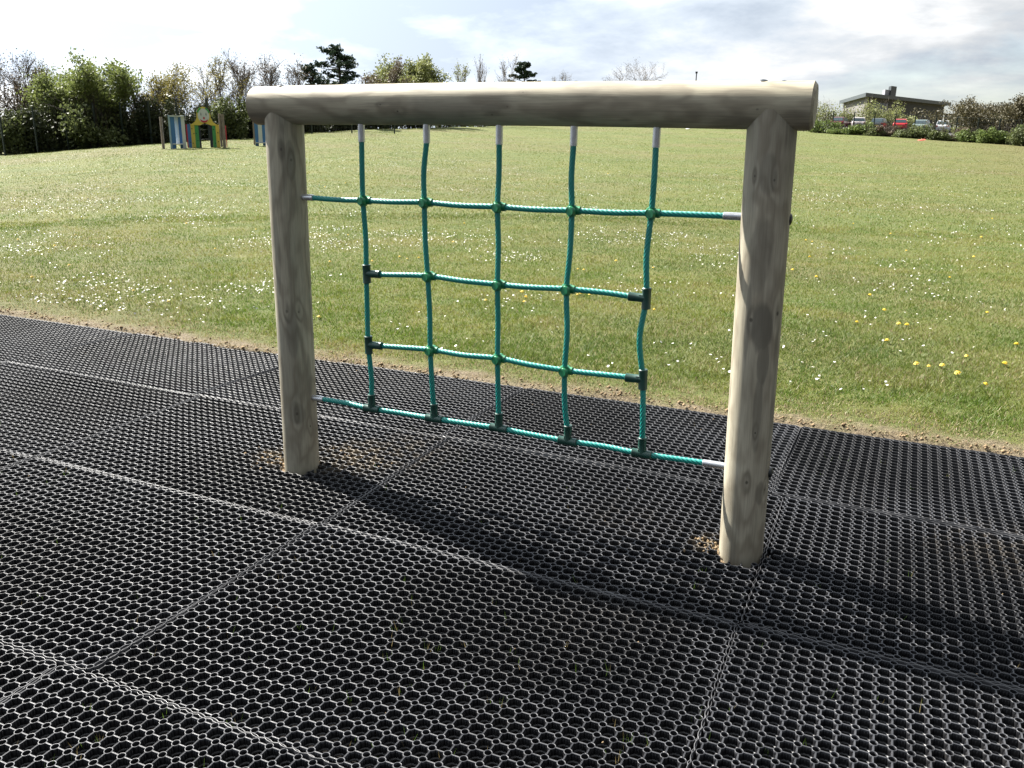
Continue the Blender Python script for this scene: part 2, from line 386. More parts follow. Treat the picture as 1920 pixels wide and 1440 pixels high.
for j in range(GX.shape[0]):
    y = ys[j]
    if y > 6: continue
    for i in range(GX.shape[1]):
        x = xs[i]
        if -8 < x < 7 and y > 1.5:
            e = edge_y(x)+.045*nz(x, 0, 4.0, 3)
            s = min(1, max(0, (y-e+.03)/.07)); s = s*s*(3-2*s)
            GZ[j, i] += -.032*(1-s)+s*(.012*nz(x, y, 6, 5)+.010*nz(x, y, 17, 8))*max(0, 1-(y-1.9)/2.5)
        elif y <= 1.5:
            zz_ = -.032+.004*nz(x, y, 5)
            for (sx, sy, sr, sh) in ((-.57, .46, .14, .026), (-.24, .64, .24, .020), (1.33, .45, .10, .026)):
                dd = math.hypot(x-sx, y-sy)
                if dd < sr: zz_ += sh*(1-(dd/sr)**2)
            GZ[j, i] += zz_
        else: GZ[j, i] += -.032 if y < 1.9 else 0
nj, ni = GX.shape
V = np.stack([GX.ravel(), GY.ravel(), GZ.ravel()], 1)
idx = np.arange(nj*ni).reshape(nj, ni)
Q = np.stack([idx[:-1, :-1].ravel(), idx[:-1, 1:].ravel(), idx[1:, 1:].ravel(), idx[1:, :-1].ravel()], 1)
tag(link('ground', np_mesh('ground', V, [Q], True), M_GROUND), kind='structure')

# ------------------------------------------------------------------ rubber grass mats
G = .0405
def mat_mesh(name, nx, ny, curl, detail, cut=None, seed=0):
    """moulded rubber mat: square lattice of rings joined by grooved walls, big octagonal holes with a ledge and ribs between"""
    NS = 16; ro, ri, H = .0104, .0084, .023
    hw = .0019; gz = .0024
    cells = []
    W, Dp = nx*G, ny*G
    cv = []; cf3 = []; cf4 = []
    def addv(vs): b = sum(len(a) for a in cv); cv.append(np.array(vs, float)); return b
    # ring at origin
    th = np.arange(NS)*2*math.pi/NS+math.pi/NS
    c, s = np.cos(th), np.sin(th)
    rm = (ro+ri)/2
    rings = [(ri, -H*.95), (ri, -.0010), (rm-.0006, 0), (rm+.0006, 0), (ro, -.0010), (ro+.0004, -H*.95)]
    b = addv([(r*c[k], r*s[k], z) for r, z in rings for k in range(NS)])
    for q in range(len(rings)-1):
        for k in range(NS): cf4.append((b+q*NS+k, b+q*NS+(k+1) % NS, b+(q+1)*NS+(k+1) % NS, b+(q+1)*NS+k))
    ring_v, ring_f = list(cv), list(cf4)
    ring_V = np.concatenate(ring_v); ring_F = np.array(ring_f)
    # wall along +x from ring to ring, with groove and side ribs
    def wall():
        v = []; f = []
        x0, x1 = ro-.0012, G-ro+.0012
        prof = [(-hw, -H), (-hw, -.0012), (-hw+.0006, 0), (-.0007, 0), (0, -gz), (.0007, 0), (hw-.0006, 0), (hw, -.0012), (hw, -H)]
        for x in (x0, x1): v += [(x, y, z) for y, z in prof]
        n = len(prof)
        for k in range(n-1): f.append((k, k+1, n+k+1, n+k))
        if detail:
            for sgn in (-1, 1):
                for k in range(3):
                    xc = x0+(x1-x0)*(k+.5)/3; bb = len(v); wv = .0014; d = .0030
                    v += [(xc-wv, sgn*hw, -.004), (xc+wv, sgn*hw, -.004), (xc, sgn*(hw+d), -.0075), (xc-wv, sgn*hw, -H), (xc+wv, sgn*hw, -H), (xc, sgn*(hw+d), -H)]
                    if sgn > 0: f += [(bb, bb+2, bb+1, bb+1), (bb+1, bb+2, bb+5, bb+4), (bb+2, bb, bb+3, bb+5)]
                    else: f += [(bb, bb+1, bb+2, bb+2), (bb+2, bb+1, bb+4, bb+5), (bb, bb+2, bb+5, bb+3)]
        return np.array(v), f
    wv, wf = wall(); wf4 = np.array([q for q in wf if q[2] != q[3]]); wf3 = np.array([q[:3] for q in wf if q[2] == q[3]]) if detail else np.zeros((0, 3), int)
    wyv = np.stack([-wv[:, 1], wv[:, 0], wv[:, 2]], 1)
    # ledge of the big hole, centred (G/2, G/2)
    t8 = np.arange(8)*math.pi/4+math.pi/8
    lo, li, zl = .0198, .0160, -.0185
    lv = np.array([(G/2+r*math.cos(a), G/2+r*math.sin(a), z) for r, z in ((lo, zl), (li, zl-.001), (li, -H)) for a in t8])
    lf = np.array([(q*8+k, q*8+(k+1) % 8, (q+1)*8+(k+1) % 8, (q+1)*8+k) for q in range(2) for k in range(8)])
    VV = []; F4 = []; F3 = []; off = 0
    def stamp(base, f4, f3, pos):
        nonlocal off
        if len(pos) == 0: return
        n = len(base); P = (base[None]+pos[:, None, :]).reshape(-1, 3); VV.append(P)
        o = off+np.arange(len(pos))*n
        F4.append((f4[None]+o[:, None, None]).reshape(-1, 4))
        if f3 is not None and len(f3): F3.append((f3[None]+o[:, None, None]).reshape(-1, 3))
        off += len(P)
    ii, jj = np.meshgrid(np.arange(nx), np.arange(ny)); ii = ii.ravel(); jj = jj.ravel()
    px = (ii+.5)*G-W/2; py = (jj+.5)*G-Dp/2; pos = np.stack([px, py, 0*px], 1)
    def keep(cx, cy): return np.ones(len(cx), bool) if cut is None else np.hypot(cx-cut[0], cy-cut[1]) > cut[2]
    stamp(ring_V, ring_F, None, pos[keep(px, py)])
    k = (ii < nx-1) & keep(px+G/2, py); stamp(wv, wf4, wf3, pos[k])
    k = (jj < ny-1) & keep(px, py+G/2); stamp(wyv, wf4, wf3, pos[k])
    k = (ii < nx-1) & (jj < ny-1) & keep(px+G/2, py+G/2); stamp(lv, lf, None, pos[k])
    # scalloped rim: stub walls to an outer border strip that bulges round each hole
    def rim(along, const, sgn, axis):
        n = len(along); v = []
        per = 4; total = (n-1)*per+1
        for q in range(total):
            fr = q/per; p0 = along[0]+fr*G; ph = fr-math.floor(fr)
            bul = .0068*math.sin(math.pi*ph)**.8 if 0 < ph < 1 else 0.
            o0 = const+sgn*(.0110+bul*.8); o1 = const+sgn*(.0134+bul*.8)
            for (o, z) in ((o0, -H), (o0, -.0006), (o0+sgn*.0007, 0.0008), (o1-sgn*.0007, .0008), (o1, -.0006), (o1, -H)):
                v.append((p0, o, z) if axis == 0 else (o, p0, z))
        f = [(q*6+k, q*6+k+1, (q+1)*6+k+1, (q+1)*6+k) for q in range(total-1) for k in range(5)]
        return np.array(v), np.array(f)
    ax = (np.arange(nx)+.5)*G-W/2; ay = (np.arange(ny)+.5)*G-Dp/2
    RIMF = []
    for al, co, sg, axn in ((ax, ay[0], -1, 0), (ax, ay[-1], 1, 0), (ay, ax[0], -1, 1), (ay, ax[-1], 1, 1)):
        v, f = rim(al, co, sg, axn); VV.append(v); RIMF.append(f+off); off += len(v)
    P = np.concatenate(VV)
    u = P[:, 0]/(W/2); v = P[:, 1]/(Dp/2); r2 = np.random.default_rng(seed)
    a = r2.uniform(.3, 1, 4)
    P[:, 2] += 1.0*curl*(a[0]*np.clip(v, 0, 1.1)**5*(.5+.5*np.cos(u*3+seed))+a[1]*np.clip(-v, 0, 1.1)**5*(.5+.5*np.cos(u*2.2-seed))+a[2]*np.clip(u, 0, 1.1)**6*.6+a[3]*np.clip(-u, 0, 1.1)**6*.6)
    P[:, 2] += .0035*np.sin(u*2.1+seed)*np.cos(v*1.7+seed*2)
    P[:, 1] += .004*np.sin(u*1.6+seed*1.7)*v; P[:, 0] += .004*np.sin(v*1.9+seed)
    Fl = [np.concatenate(F4)]
    if F3: Fl.append(np.concatenate(F3))
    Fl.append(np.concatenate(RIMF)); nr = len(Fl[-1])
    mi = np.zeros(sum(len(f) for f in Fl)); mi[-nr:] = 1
    return np_mesh(name, P, Fl, False, mi)
POSTS = [(-.4204, .4232), (1.4456, .4421)]
NXC, NYC = 37, 24
variants = [mat_mesh('rubber_mat_%d' % k, NXC, NYC, cu, True, None, k) for k, cu in ((1, .004), (2, .006), (3, .003))]
far_v = mat_mesh('rubber_mat_far', NXC, NYC, .005, False, None, 6)
rows = [  # name, y centre, dz, tilt about x, x offset of seams
    ('behind', -2.50, 0, 0, .04), ('near', -1.517, .000, 0, -.10), ('mid', -.522, .001, 0, 0), ('post', .470, .006, .014, .01), ('edge', 1.466, .003, -.024, -.03)]
rowtxt = {'edge': 'along the grass edge', 'post': 'in the row of the posts', 'mid': 'in the row before the posts', 'near': 'in the nearest row', 'behind': 'in the row under the camera'}
coltxt = {-4: 'fourth left of the left post', -3: 'third left of the left post', -2: 'next but one left of the left post', -1: 'on the left post side', 0: 'between the two posts', 1: 'just right of the right post', 2: 'furthest right'}
MSX, MSY = 1.506/1.4865, .992/.9585   # stretch so that neighbours just touch
for rn, yc, dz, tilt, xo in rows:
    for k in range(-4 if rn in ('edge', 'post') else -2, 3):
        if rn in ('behind', 'near') and k < -1: continue
        xc = k*1.508+.752+xo
        me = far_v if rn == 'edge' else variants[(k*2+len(rn)) % 3]
        rz = random.uniform(-.004, .004); jx = random.uniform(-.003, .003)
        yj = yc+(-.03*(k)*1.0 if rn == 'post' and False else 0)+{'mid': -.010*k, 'post': -.006*k, 'near': -.006*k}.get(rn, 0)
        if rn == 'post' and k in (-1, 0):
            p = POSTS[0] if k == -1 else POSTS[1]
            me = mat_mesh('rubber_mat_cut', NXC, NYC, .004, True, ((p[0]-xc)/MSX, (p[1]-yj)/MSY, .088), 11+k)
            rz = 0
        if rn == 'post' and k == 1:
            p = POSTS[1]; me = mat_mesh('rubber_mat_cut', NXC, NYC, .004, True, ((p[0]-xc)/MSX, (p[1]-yj)/MSY, .086), 14)
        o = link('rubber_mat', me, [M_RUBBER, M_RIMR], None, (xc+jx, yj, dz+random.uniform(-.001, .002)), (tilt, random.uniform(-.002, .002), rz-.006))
        o.scale = (MSX, MSY, 1)
        extra = {('post', -1): 'black honeycomb rubber mat with the left post standing through it', ('post', 0): 'black honeycomb rubber mat under the net, with the right post at its end'}.get((rn, k))
        tag(o, extra or f'rubber mat {rowtxt[rn]}, {coltxt[k]}', 'rubber mat', 'honeycomb rubber safety mats laid edge to edge')

# ------------------------------------------------------------------ climbing frame
ZB = 1.4745; RP = .0736; RB = .0707
frame = empty('climbing_net_frame', (.51, .43, 0), 0, 'timber log frame holding a green rope scramble net on black rubber mats', 'climbing frame')
def child(o): o.parent = frame; o.location = Vector(o.location)-frame.location; return o
def log_mesh(name, length, r, dents, seed, ovals=0., n=56, seg=46, chamfer=.012, bow=(0, 0), c0=True, c1=True, rfun=None):
    zs = list(np.linspace(0, length, seg)); 
    rings = []
    if c0: rings += [(0, r-chamfer)]
    rings += [(z if 0 < z < length else (chamfer*.8 if z == 0 else length-chamfer*.8), r) for z in zs]
    if c1: rings += [(length, r-chamfer)]
    vs = []; fs = []
    for q, (z, rr) in enumerate(rings):
        tt = z/length; bx = bow[0]*math.sin(math.pi*tt); by = bow[1]*math.sin(math.pi*tt)
        k_ = rfun(tt) if rfun else 1
        for k in range(n):
            th = 2*math.pi*k/n
            rad = rr*k_*(1+.006*math.sin(2*th+seed)+.010*mnoise.noise(Vector((math.cos(th)*1.2+seed, math.sin(th)*1.2, z*2.2))))
            vs.append((rad*math.cos(th)+bx, rad*math.sin(th)+by, z))
    m_ = len(rings)
    for q in range(m_-1):
        for k in range(n): fs.append((q*n+k, q*n+(k+1) % n, (q+1)*n+(k+1) % n, (q+1)*n+k))
    fs += [tuple(range(n-1, -1, -1)), tuple((m_-1)*n+k for k in range(n))]
    mb = MB(); mb.add(vs, fs); return mb.mesh(name, True, 35)
def axis_obj(name, me, mat, A, B):
    A, B = Vector(A), Vector(B); d = (B-A).normalized()
    o = link(name, me, mat, None, A); o.rotation_mode = 'QUATERNION'; o.rotation_quaternion = d.to_track_quat('Z', 'Y')
    return o
PY = .006   # posts stand a touch behind the beam, so their tops read as rounded saddles
PA = [(-.4204, .4232+PY, -.35), (1.4456, .4421+PY, -.35)]
PT = [(-.4204+.0061*ZB, .4232+PY+.004*ZB, ZB-.004), (1.4456-.0276*ZB, .4421+PY-.004*ZB, ZB-.004)]
# knots in log space: (x,y,z,r,strength); camera side of a post is -y
def kn(px, py, A):
    """knot on the visible face of a post at photo pixel"""
    return None
def post_knots(lst, A, T, quat):
    res = []
    for (px, py, r, k) in lst:
        d = ray(px, py).normalized(); A_ = Vector(A); D_ = (Vector(T)-A_).normalized()
        # ray / cylinder
        w0 = CAM-A_; a = d-D_*d.dot(D_); b_ = w0-D_*w0.dot(D_)
        qa = a.dot(a); qb = 2*a.dot(b_); qc = b_.dot(b_)-RP**2; disc = qb*qb-4*qa*qc
        if disc < 0: continue
        t_ = (-qb-math.sqrt(disc))/(2*qa); Pw = CAM+d*t_
        loc = quat.inverted() @ (Pw-A_); res.append((loc.x, loc.y, loc.z, r, k))
    return res
def hitquat(A, B): return (Vector(B)-Vector(A)).normalized().to_track_quat('Z', 'Y')
q0, q1 = hitquat(PA[0], PT[0]), hitquat(PA[1], PT[1])
k0 = post_knots([(538, 584, .010, .5), (560, 585, .007, .5), (557, 776, .010, .55), (582, 799, .006, .6), (546, 300, .008, .45), (527, 280, .009, .4)], PA[0], PT[0], q0)
k1 = post_knots([(1408, 600, .010, .7), (1458, 588, .010, .75), (1415, 330, .006, .6), (1452, 338, .006, .55), (1400, 905, .009, .75), (1434, 918, .006, .7), (1416, 812, .005, .8)], PA[1], PT[1], q1)
def stains_at(lst, A, T, q):
    o_ = []
    for (px, py, rx, rz, k) in lst:
        r_ = post_knots([(px, py, 0, 0)], A, T, q)
        if r_: o_.append((*r_[0][:3], rx, rz, k))
    return o_
s0 = stains_at([(548, 625, .030, .13, .45), (556, 776, .040, .06, .35), (545, 300, .022, .08, .4), (580, 700, .018, .12, .3), (520, 480, .016, .16, .3)], PA[0], PT[0], q0)
s1 = stains_at([(1432, 610, .042, .10, .75), (1432, 680, .022, .09, .6), (1428, 480, .040, .14, .38), (1440, 330, .030, .07, .35), (1420, 780, .016, .16, .5), (1425, 925, .022, .05, .45), (1402, 600, .010, .14, .5)], PA[1], PT[1], q1)
M_POST = [timber('post_timber_left', k0, 1.0, (1, 1, 1), s0, .6), timber('post_timber_right', k1, 4.7, (.97, .96, .97), s1, .6)]
for i in range(2):
    Ln = (Vector(PT[i])-Vector(PA[i])).length
    o = axis_obj('post', log_mesh('post', Ln, RP, None, 2+i*3, c1=False, bow=(0, 0)), M_POST[i], PA[i], PT[i]); child(o)
    o['label'] = ('left' if i == 0 else 'right')+' upright timber log post'
BD = (Vector((1.4456, .4421, 0))-Vector((-.4204, .4232, 0))).normalized()
b0 = Vector((-.4204, .4232, ZB))-BD*.112+Vector((0, .003, 0)); b1 = Vector((-.4204, .4232, ZB))+BD*1.946+Vector((0, -.003, 0))
qb = hitquat(b0, b1)
def beam_knots(lst):
    global RP
    s = RP; RP = RB; r = post_knots(lst, b0, b1, qb); RP = s; return r
kb = beam_knots([(745, 209, .006, .85), (981, 174, .006, .8), (922, 216, .007, .7), (713, 196, .005, .5), (1174, 226, .005, .6), (745, 165, .004, .5), (1420, 205, .006, .4), (951, 200, .005, .4)])
sb_ = stains_at([(700, 220, .02, .16, .2), (920, 205, .02, .05, .25), (1130, 215, .02, .20, .15)], b0, b1, qb)
M_BEAM = timber('beam_timber', kb, 8.3, (.98, .96, .93), sb_, .25)
me = log_mesh('beam', (b1-b0).length, RB, None, 9, seg=60, chamfer=.010)
loc_up = qb.inverted() @ Vector((0, 0, 1))
for v in me.vertices:
    tt = v.co.z/(b1-b0).length; hgt = .0065*(4*tt*(1-tt))-.002
    v.co.x += loc_up.x*hgt; v.co.y += loc_up.y*hgt
o = axis_obj('beam', me, M_BEAM, b0, b1); child(o)

# the net lives in the plane through both post axes
NET_T = [.367, .640, .924, 1.195, 1.474]
KN = {  # (col,row): t, z   rows: 0 at the beam ... 4 bottom
    (0, 1): (.364, 1.133), (1, 1): (.627, 1.137), (2, 1): (.920, 1.134), (3, 1): (1.197, 1.134), (4, 1): (1.472, 1.138),
    (0, 2): (.368, .857), (1, 2): (.637, .867), (2, 2): (.923, .858), (3, 2): (1.187, .863), (4, 2): (1.472, .857),
    (0, 3): (.366, .575), (1, 3): (.644, .583), (2, 3): (.926, .582), (3, 3): (1.190, .568), (4, 3): (1.477, .574),
    (0, 4): (.370, .309), (1, 4): (.655, .309), (2, 4): (.932, .311), (3, 4): (1.209, .303), (4, 4): (1.488, .300)}
BASE0 = Vector((-.4204, .4232, 0))
def net(t, z, dy=0.): return BASE0+BD*t+Vector((0, dy, z))
def catmull(P, n):
    P = [P[0]*2-P[1]]+P+[P[-1]*2-P[-2]]; o = []
    for i in range(1, len(P)-2):
        for k in range(n):
            t = k/n; a, b, c, d = P[i-1], P[i], P[i+1], P[i+2]
            o.append(.5*((2*b)+(c-a)*t+(2*a-5*b+4*c-d)*t*t+(3*b-a-3*c+d)*t**3))
    o.append(P[-2]); return o
def resample(P, step):
    d = [0]
    for a, b in zip(P, P[1:]): d.append(d[-1]+(b-a).length)
    n = max(2, int(d[-1]/step)); s = np.linspace(0, d[-1], n+1); A = np.array([tuple(p) for p in P])
    return [Vector((float(np.interp(q, d, A[:, 0])), float(np.interp(q, d, A[:, 1])), float(np.interp(q, d, A[:, 2])))) for q in s]
def rope_mesh(name, P, r=.0098, strands=6, pitch=.095):
    P = resample(P, .0045); n = strands*5; vs = []; fs = []
    a = (P[1]-P[0]).normalized().orthogonal().normalized(); dist = 0
    for i, p in enumerate(P):
        t = (P[min(i+1, len(P)-1)]-P[max(i-1, 0)]).normalized(); a = (a-t*a.dot(t)).normalized(); b = t.cross(a)
        if i: dist += (P[i]-P[i-1]).length
        tw = 2*math.pi*dist/pitch
        for k in range(n):
            th = 2*math.pi*k/n; ph = abs(math.sin(strands*th/2)); rr = r*(.79+.24*ph**.6)
            vs.append(p+(a*math.cos(th+tw)+b*math.sin(th+tw))*rr)
    for i in range(len(P)-1):
        for k in range(n): fs.append((i*n+k, i*n+(k+1) % n, (i+1)*n+(k+1) % n, (i+1)*n+k))
    fs += [tuple(range(n-1, -1, -1)), tuple((len(P)-1)*n+k for k in range(n))]
    mb = MB(); mb.add(vs, fs); return mb.mesh(name, True)
def seg_obj(name, A, B, r, mat, n=20, flare=0.0, parent=None):
    mb = MB(); A, B = Vector(A), Vector(B); d = (B-A); Lg = d.length; d.normalize()
    e = min(.0016, Lg*.1)
    mb.tube([A, A+d*e, A+d*(Lg*.5), B-d*e, B], [r-e+flare, r+flare, r, r+flare, r-e+flare], n)
    return mb
OFF = {('v', 0): [0, .004, -.004, .006], ('v', 1): [-.007, -.004, .002, .004], ('v', 2): [0, .002, 0, 0], ('v', 3): [-.004, .004, .008, -.004], ('v', 4): [.003, -.006, -.016, .004]}
YV, YH = -.005, .008
for c in range(5):
    pts = [net(NET_T[c], 1.352, YV)]
    prev = (NET_T[c], 1.352)
    for r_ in range(1, 5):
        t1, z1 = KN[(c, r_)]
        o_ = OFF[('v', c)][r_-1]
        pts.append(net((prev[0]+t1)/2+o_, (prev[1]+z1)/2, YV+random.uniform(-.006, .006)))
        if r_ == 4: pts.append(net(t1, z1+.035, YV+.004))
        else: pts.append(net(t1, z1, YV))
        prev = (t1, z1)
    o = link('rope', rope_mesh('rope', catmull(pts, 10)), M_ROPE); child(o)
    mb = seg_obj('f', net(NET_T[c], 1.345, YV), net(NET_T[c], 1.425, YV), .0125, M_ALU); child(mb.build('ferrule', M_ALU, None, True, 40))
    # domed cap on top of the beam
PHW = .066
for r_ in range(1, 5):
    full = r_ in (1, 4)
    seq = []
    if full:
        zl, zr = (1.134, 1.141) if r_ == 1 else (.314, .300)
        seq.append(net(.118, zl, YH)); seq.append(net(.24, zl-(.003 if r_ == 1 else .001), YH))
    for c in range(5):
        t1, z1 = KN[(c, r_)]
        if not full and c in (0, 4): seq.append(net(t1+(.035 if c == 0 else -.035), z1-(.001), YH*.4))
        else:
            seq.append(net(t1, z1-(0 if r_ < 4 else .0), YH if r_ < 4 else 0))
        if c < 4:
            t2, z2 = KN[(c+1, r_)]; seq.append(net((t1+t2)/2, (z1+z2)/2+random.uniform(-.003, .002), YH*.6+random.uniform(-.006, .006)))
    if full: seq.append(net(1.72, zr, YH))
    o = link('rope', rope_mesh('rope', catmull(seq, 10)), M_ROPE); child(o)
    if full:
        child(seg_obj('f', net(.062, zl, YH), net(.130, zl, YH), .0122, M_ALU).build('ferrule', M_ALU, None, True, 40))
        child(seg_obj('f', net(1.702, zr, YH), net(1.815, zr, YH), .0122, M_ALU).build('ferrule', M_ALU, None, True, 40))
def tee(c, r_, kind):
    t1, z1 = KN[(c, r_)]; P = net(t1, z1, YV*.5 if kind != 'up' else 0)
    prv = KN.get((c, r_-1)); nxt = KN.get((c, r_+1))
    rn_ = KN.get((c+1, r_)) or KN[(c, r_)]; ln_ = KN.get((c-1, r_)) or KN[(c, r_)]
    hd = (net(*rn_)-net(*ln_)).normalized(); vd = (net(*(prv or (t1, 1.4)))-net(*(nxt or (t1, z1)))).normalized()
    mb = MB()
    if kind == 'up': run, br = hd, Vector((0, 0, 1))
    else: run, br = vd, (hd if kind == 'right' else -hd)
    for (d, a, b, r, e) in ((run, -.036, .036, .0165, .002), (br, .0, .062, .0158, .002)):
        A = P+d*a; B = P+d*b; Lg = b-a
        mb.tube([A, A+d*e, A+d*e*2.2, A+d*(Lg/2), B-d*e*2.2, B-d*e, B], [r-e, r, r-.0008, r-.0012, r-.0008, r, r-e], 22)
    mb.box(P+br*.012-Vector((0, .0, 0)), (.022, .024, .022))
    child(mb.build('tee_connector', M_TEE, None, True, 40))
for r_ in (2, 3): tee(0, r_, 'right'); tee(4, r_, 'left')
for c in range(5): tee(c, 4, 'up')
def clamp(c, r_):
    t1, z1 = KN[(c, r_)]; P = net(t1, z1, 0); mb = MB()
    mb.tube([P+Vector((-.001, -.026, 0)), P+Vector((0, -.0235, 0)), P+Vector((0, 0, 0)), P+Vector((0, .024, 0)), P+Vector((0, .0265, 0))], [.0145, .0165, .0150, .0165, .0145], 24)
    t2 = KN.get((c+1, r_)) or (1.71, z1); d = (net(*t2)-net(t1, z1)).normalized(); Q_ = P+Vector((0, YH, 0))
    mb.tube([Q_-d*.020, Q_+d*.026], [.0145, .0145], 18)
    Q_ = P+Vector((0, YV, 0)); mb.tube([Q_-Vector((0, 0, .019)), Q_+Vector((0, 0, .019))], [.0138, .0138], 18)
    child(mb.build('rope_clamp', M_CLAMP, None, True, 40))
for c in range(5): clamp(c, 1)
for c in (1, 2, 3): clamp(c, 2); clamp(c, 3)
def cap(P, d, r=.017):
    d = Vector(d).normalized(); P = Vector(P); mb = MB()
    mb.tube([P-d*.012, P+d*.001, P+d*.004, P+d*.0065, P+d*.008], [r, r, r*.86, r*.5, r*.05], 20)
    child(mb.build('bolt_cap', M_CAP, None, True, 50))
Lb = (b1-b0).length
for t in NET_T: 
    tt = (t+.112)/Lb; cap(net(t, ZB+RB-.0062+.0065*4*tt*(1-tt)-.002), (0, 0, 1))
for t in (.02, 1.79, 1.85):
    tt = (t+.112)/Lb; cap(net(t, ZB+RB-.0045-.003*(t > 1.8)+.0065*4*tt*(1-tt)-.002, -.012), (0, -.12, 1))
for z in (1.14, .303):
    tx = -.0276*z
    cap((1.4456+tx+RP-.002, .4421+PY+.002, z), (1, 0, 0), .018)
    cap((-.4204+.006*z-RP+.002, .4232+PY, z), (-1, 0, 0), .018)

# ------------------------------------------------------------------ grass, flowers
def in_view(x, y, m=1.15):
    dx, dy, dz = x-CAM.x, y-CAM.y, -CAM.z
    zc = dx*fw.x+dy*fw.y+dz*fw.z; xc = dx*rt.x+dy*rt.y+dz*rt.z
    return (zc > .3) & (np.abs(xc/zc) < .6055*m)
def vnoise(x, y, s, seed):
    """cheap smooth value noise on numpy arrays"""
    rs = np.random.default_rng(seed); T = rs.random((64, 64)); X = x*s+1000; Y = y*s+1000
    xi = np.floor(X).astype(int); yi = np.floor(Y).astype(int); fx = X-xi; fy = Y-yi; fx = fx*fx*(3-2*fx); fy = fy*fy*(3-2*fy)
    g = lambda a, b: T[a % 64, b % 64]
    return (g(xi, yi)*(1-fx)+g(xi+1, yi)*fx)*(1-fy)+(g(xi, yi+1)*(1-fx)+g(xi+1, yi+1)*fx)*fy
def grass_blades(n, rmin, rmax, h0, h1, wd, seed):
    rs = np.random.default_rng(seed)
    az = rs.uniform(azim(-250), azim(2170), n); r = rmin*(rmax/rmin)**rs.random(n)
    x = CAM.x+np.sin(az)*r; y = CAM.y+np.cos(az)*r
    e = 1.99+.045*np.sin(x*1.1+.5)+.05*(vnoise(x, y*0, 3.5, 4)-.5)
    k = (y > e) & (y < e+.45)*(rs.random(n) < .62+1.0*(y-e)) | (y >= e+.45)
    x, y, r = x[k], y[k], r[k]; e = e[k]; n = len(x)
    z = terrain(x, y)-.002
    patch = vnoise(x, y, 2.2, 1)*.6+vnoise(x, y, 6.1, 2)*.4; patch2 = vnoise(x, y, .55, 3)
    straw = np.clip(1-(y-e)/.55, 0, 1); rr = rs.random(n)
    c_green = np.array([.098, .175, .018]); c_yel = np.array([.225, .240, .045]); c_straw = np.array([.42, .34, .19]); c_dk = np.array([.075, .125, .025])
    m1 = np.clip((patch-.3)*2.2+rs.normal(0, .22, n), 0, 1)[:, None]
    col = c_green*(1-m1)+c_yel*m1
    m2 = np.clip((.42-patch2)*3+rs.normal(0, .1, n), 0, 1)[:, None]; col = col*(1-m2*.6)+c_dk*m2*.6
    col = col*np.array([1.06, 1.0, .95])
    m3 = ((rr < .06+straw*.8+.12*(patch > .6)))[:, None]; col = np.where(m3, c_straw*(rs.uniform(.55, 1.1, n)[:, None]), col)
    dry = (np.clip((x-0)/14, 0, 1)*np.clip((y-14)/22, 0, 1)*.65*(.5+vnoise(x, y, .12, 77)))[:, None]; dry = np.clip(dry, 0, .8)
    col = col*(1-dry)+np.array([.160, .130, .055])*dry
    h = rs.uniform(h0, h1, n)*(1-.45*straw)*(.75+.6*vnoise(x, y, 3, 9)); a = rs.uniform(0, 2*math.pi, n); ln = rs.uniform(.2, 1.1, n)*h
    wv = wd*rs.uniform(.6, 1.3, n)*(1+r/14); b = rs.uniform(0, 2*math.pi, n)
    p0 = np.stack([x-np.cos(b)*wv/2, y-np.sin(b)*wv/2, z], 1); p1 = np.stack([x+np.cos(b)*wv/2, y+np.sin(b)*wv/2, z], 1)
    p2 = np.stack([x+np.cos(a)*ln, y+np.sin(a)*ln, z+h], 1)
    Vv = np.stack([p0, p1, p2], 1).reshape(-1, 3); F_ = np.arange(n*3).reshape(n, 3)
    return Vv, F_, np.repeat(col, 3, 0)
def tinted(name, V, Fc, colr, mat):
    me = np_mesh(name, V, [Fc]); at = me.color_attributes.new('tint', 'FLOAT_COLOR', 'POINT')
    at.data.foreach_set('color', np.concatenate([colr*AL, np.ones((len(colr), 1))], 1).astype(np.float32).ravel())
    return link(name, me, mat)
V1, F1, C1 = grass_blades(460000, 4.0, 15, .012, .030, .0038, 21)
o = tinted('grass', V1, F1, C1, M_BLADE); tag(o, 'short mown spring grass beyond the rubber mats', 'grass', kind='stuff')
V1, F1, C1 = grass_blades(330000, 14, 95, .016, .036, .0050, 22)
o = tinted('grass', V1, F1, C1, M_BLADE); tag(o, 'distant mown grass running up to the hedges', 'grass', kind='stuff')

def flowers(xy, rad, seed, tilt=.9, nseg=6, stem=.03):
    rs = np.random.default_rng(seed); n = len(xy); x, y = xy[:, 0], xy[:, 1]; z = terrain(x, y)+rs.uniform(.6, 1.1, n)*stem
    az = rs.uniform(0, 2*math.pi, n); ti = rs.uniform(.05, tilt, n); nx_ = np.sin(ti)*np.cos(az); ny_ = np.sin(ti)*np.sin(az); nz_ = np.cos(ti)
    nrm = np.stack([nx_, ny_, nz_], 1); t1 = np.cross(nrm, [0, 0, 1.]); t1 /= np.linalg.norm(t1, axis=1)[:, None]; t2 = np.cross(nrm, t1)
    R_ = rad*rs.uniform(.7, 1.2, n); c = np.stack([x, y, z], 1)
    th = np.arange(nseg)*2*math.pi/nseg
    V = c[:, None]+R_[:, None, None]*(np.cos(th)[None, :, None]*t1[:, None]+np.sin(th)[None, :, None]*t2[:, None])
    return V.reshape(-1, 3), np.arange(n*nseg).reshape(n, nseg), c, nrm, R_
def scatter(n, rmin, rmax, pmin, seed, dens):
    rs = np.random.default_rng(seed); az = rs.uniform(azim(-200), azim(2120), n); r = rmin*(rmax/rmin)**rs.random(n)
    x = CAM.x+np.sin(az)*r; y = CAM.y+np.cos(az)*r
    k = (y > 2.35) & (rs.random(n) < dens(x, y, az, r)) & (r < np.interp(az, E_AZ, E_D)-2.5); return np.stack([x[k], y[k]], 1)
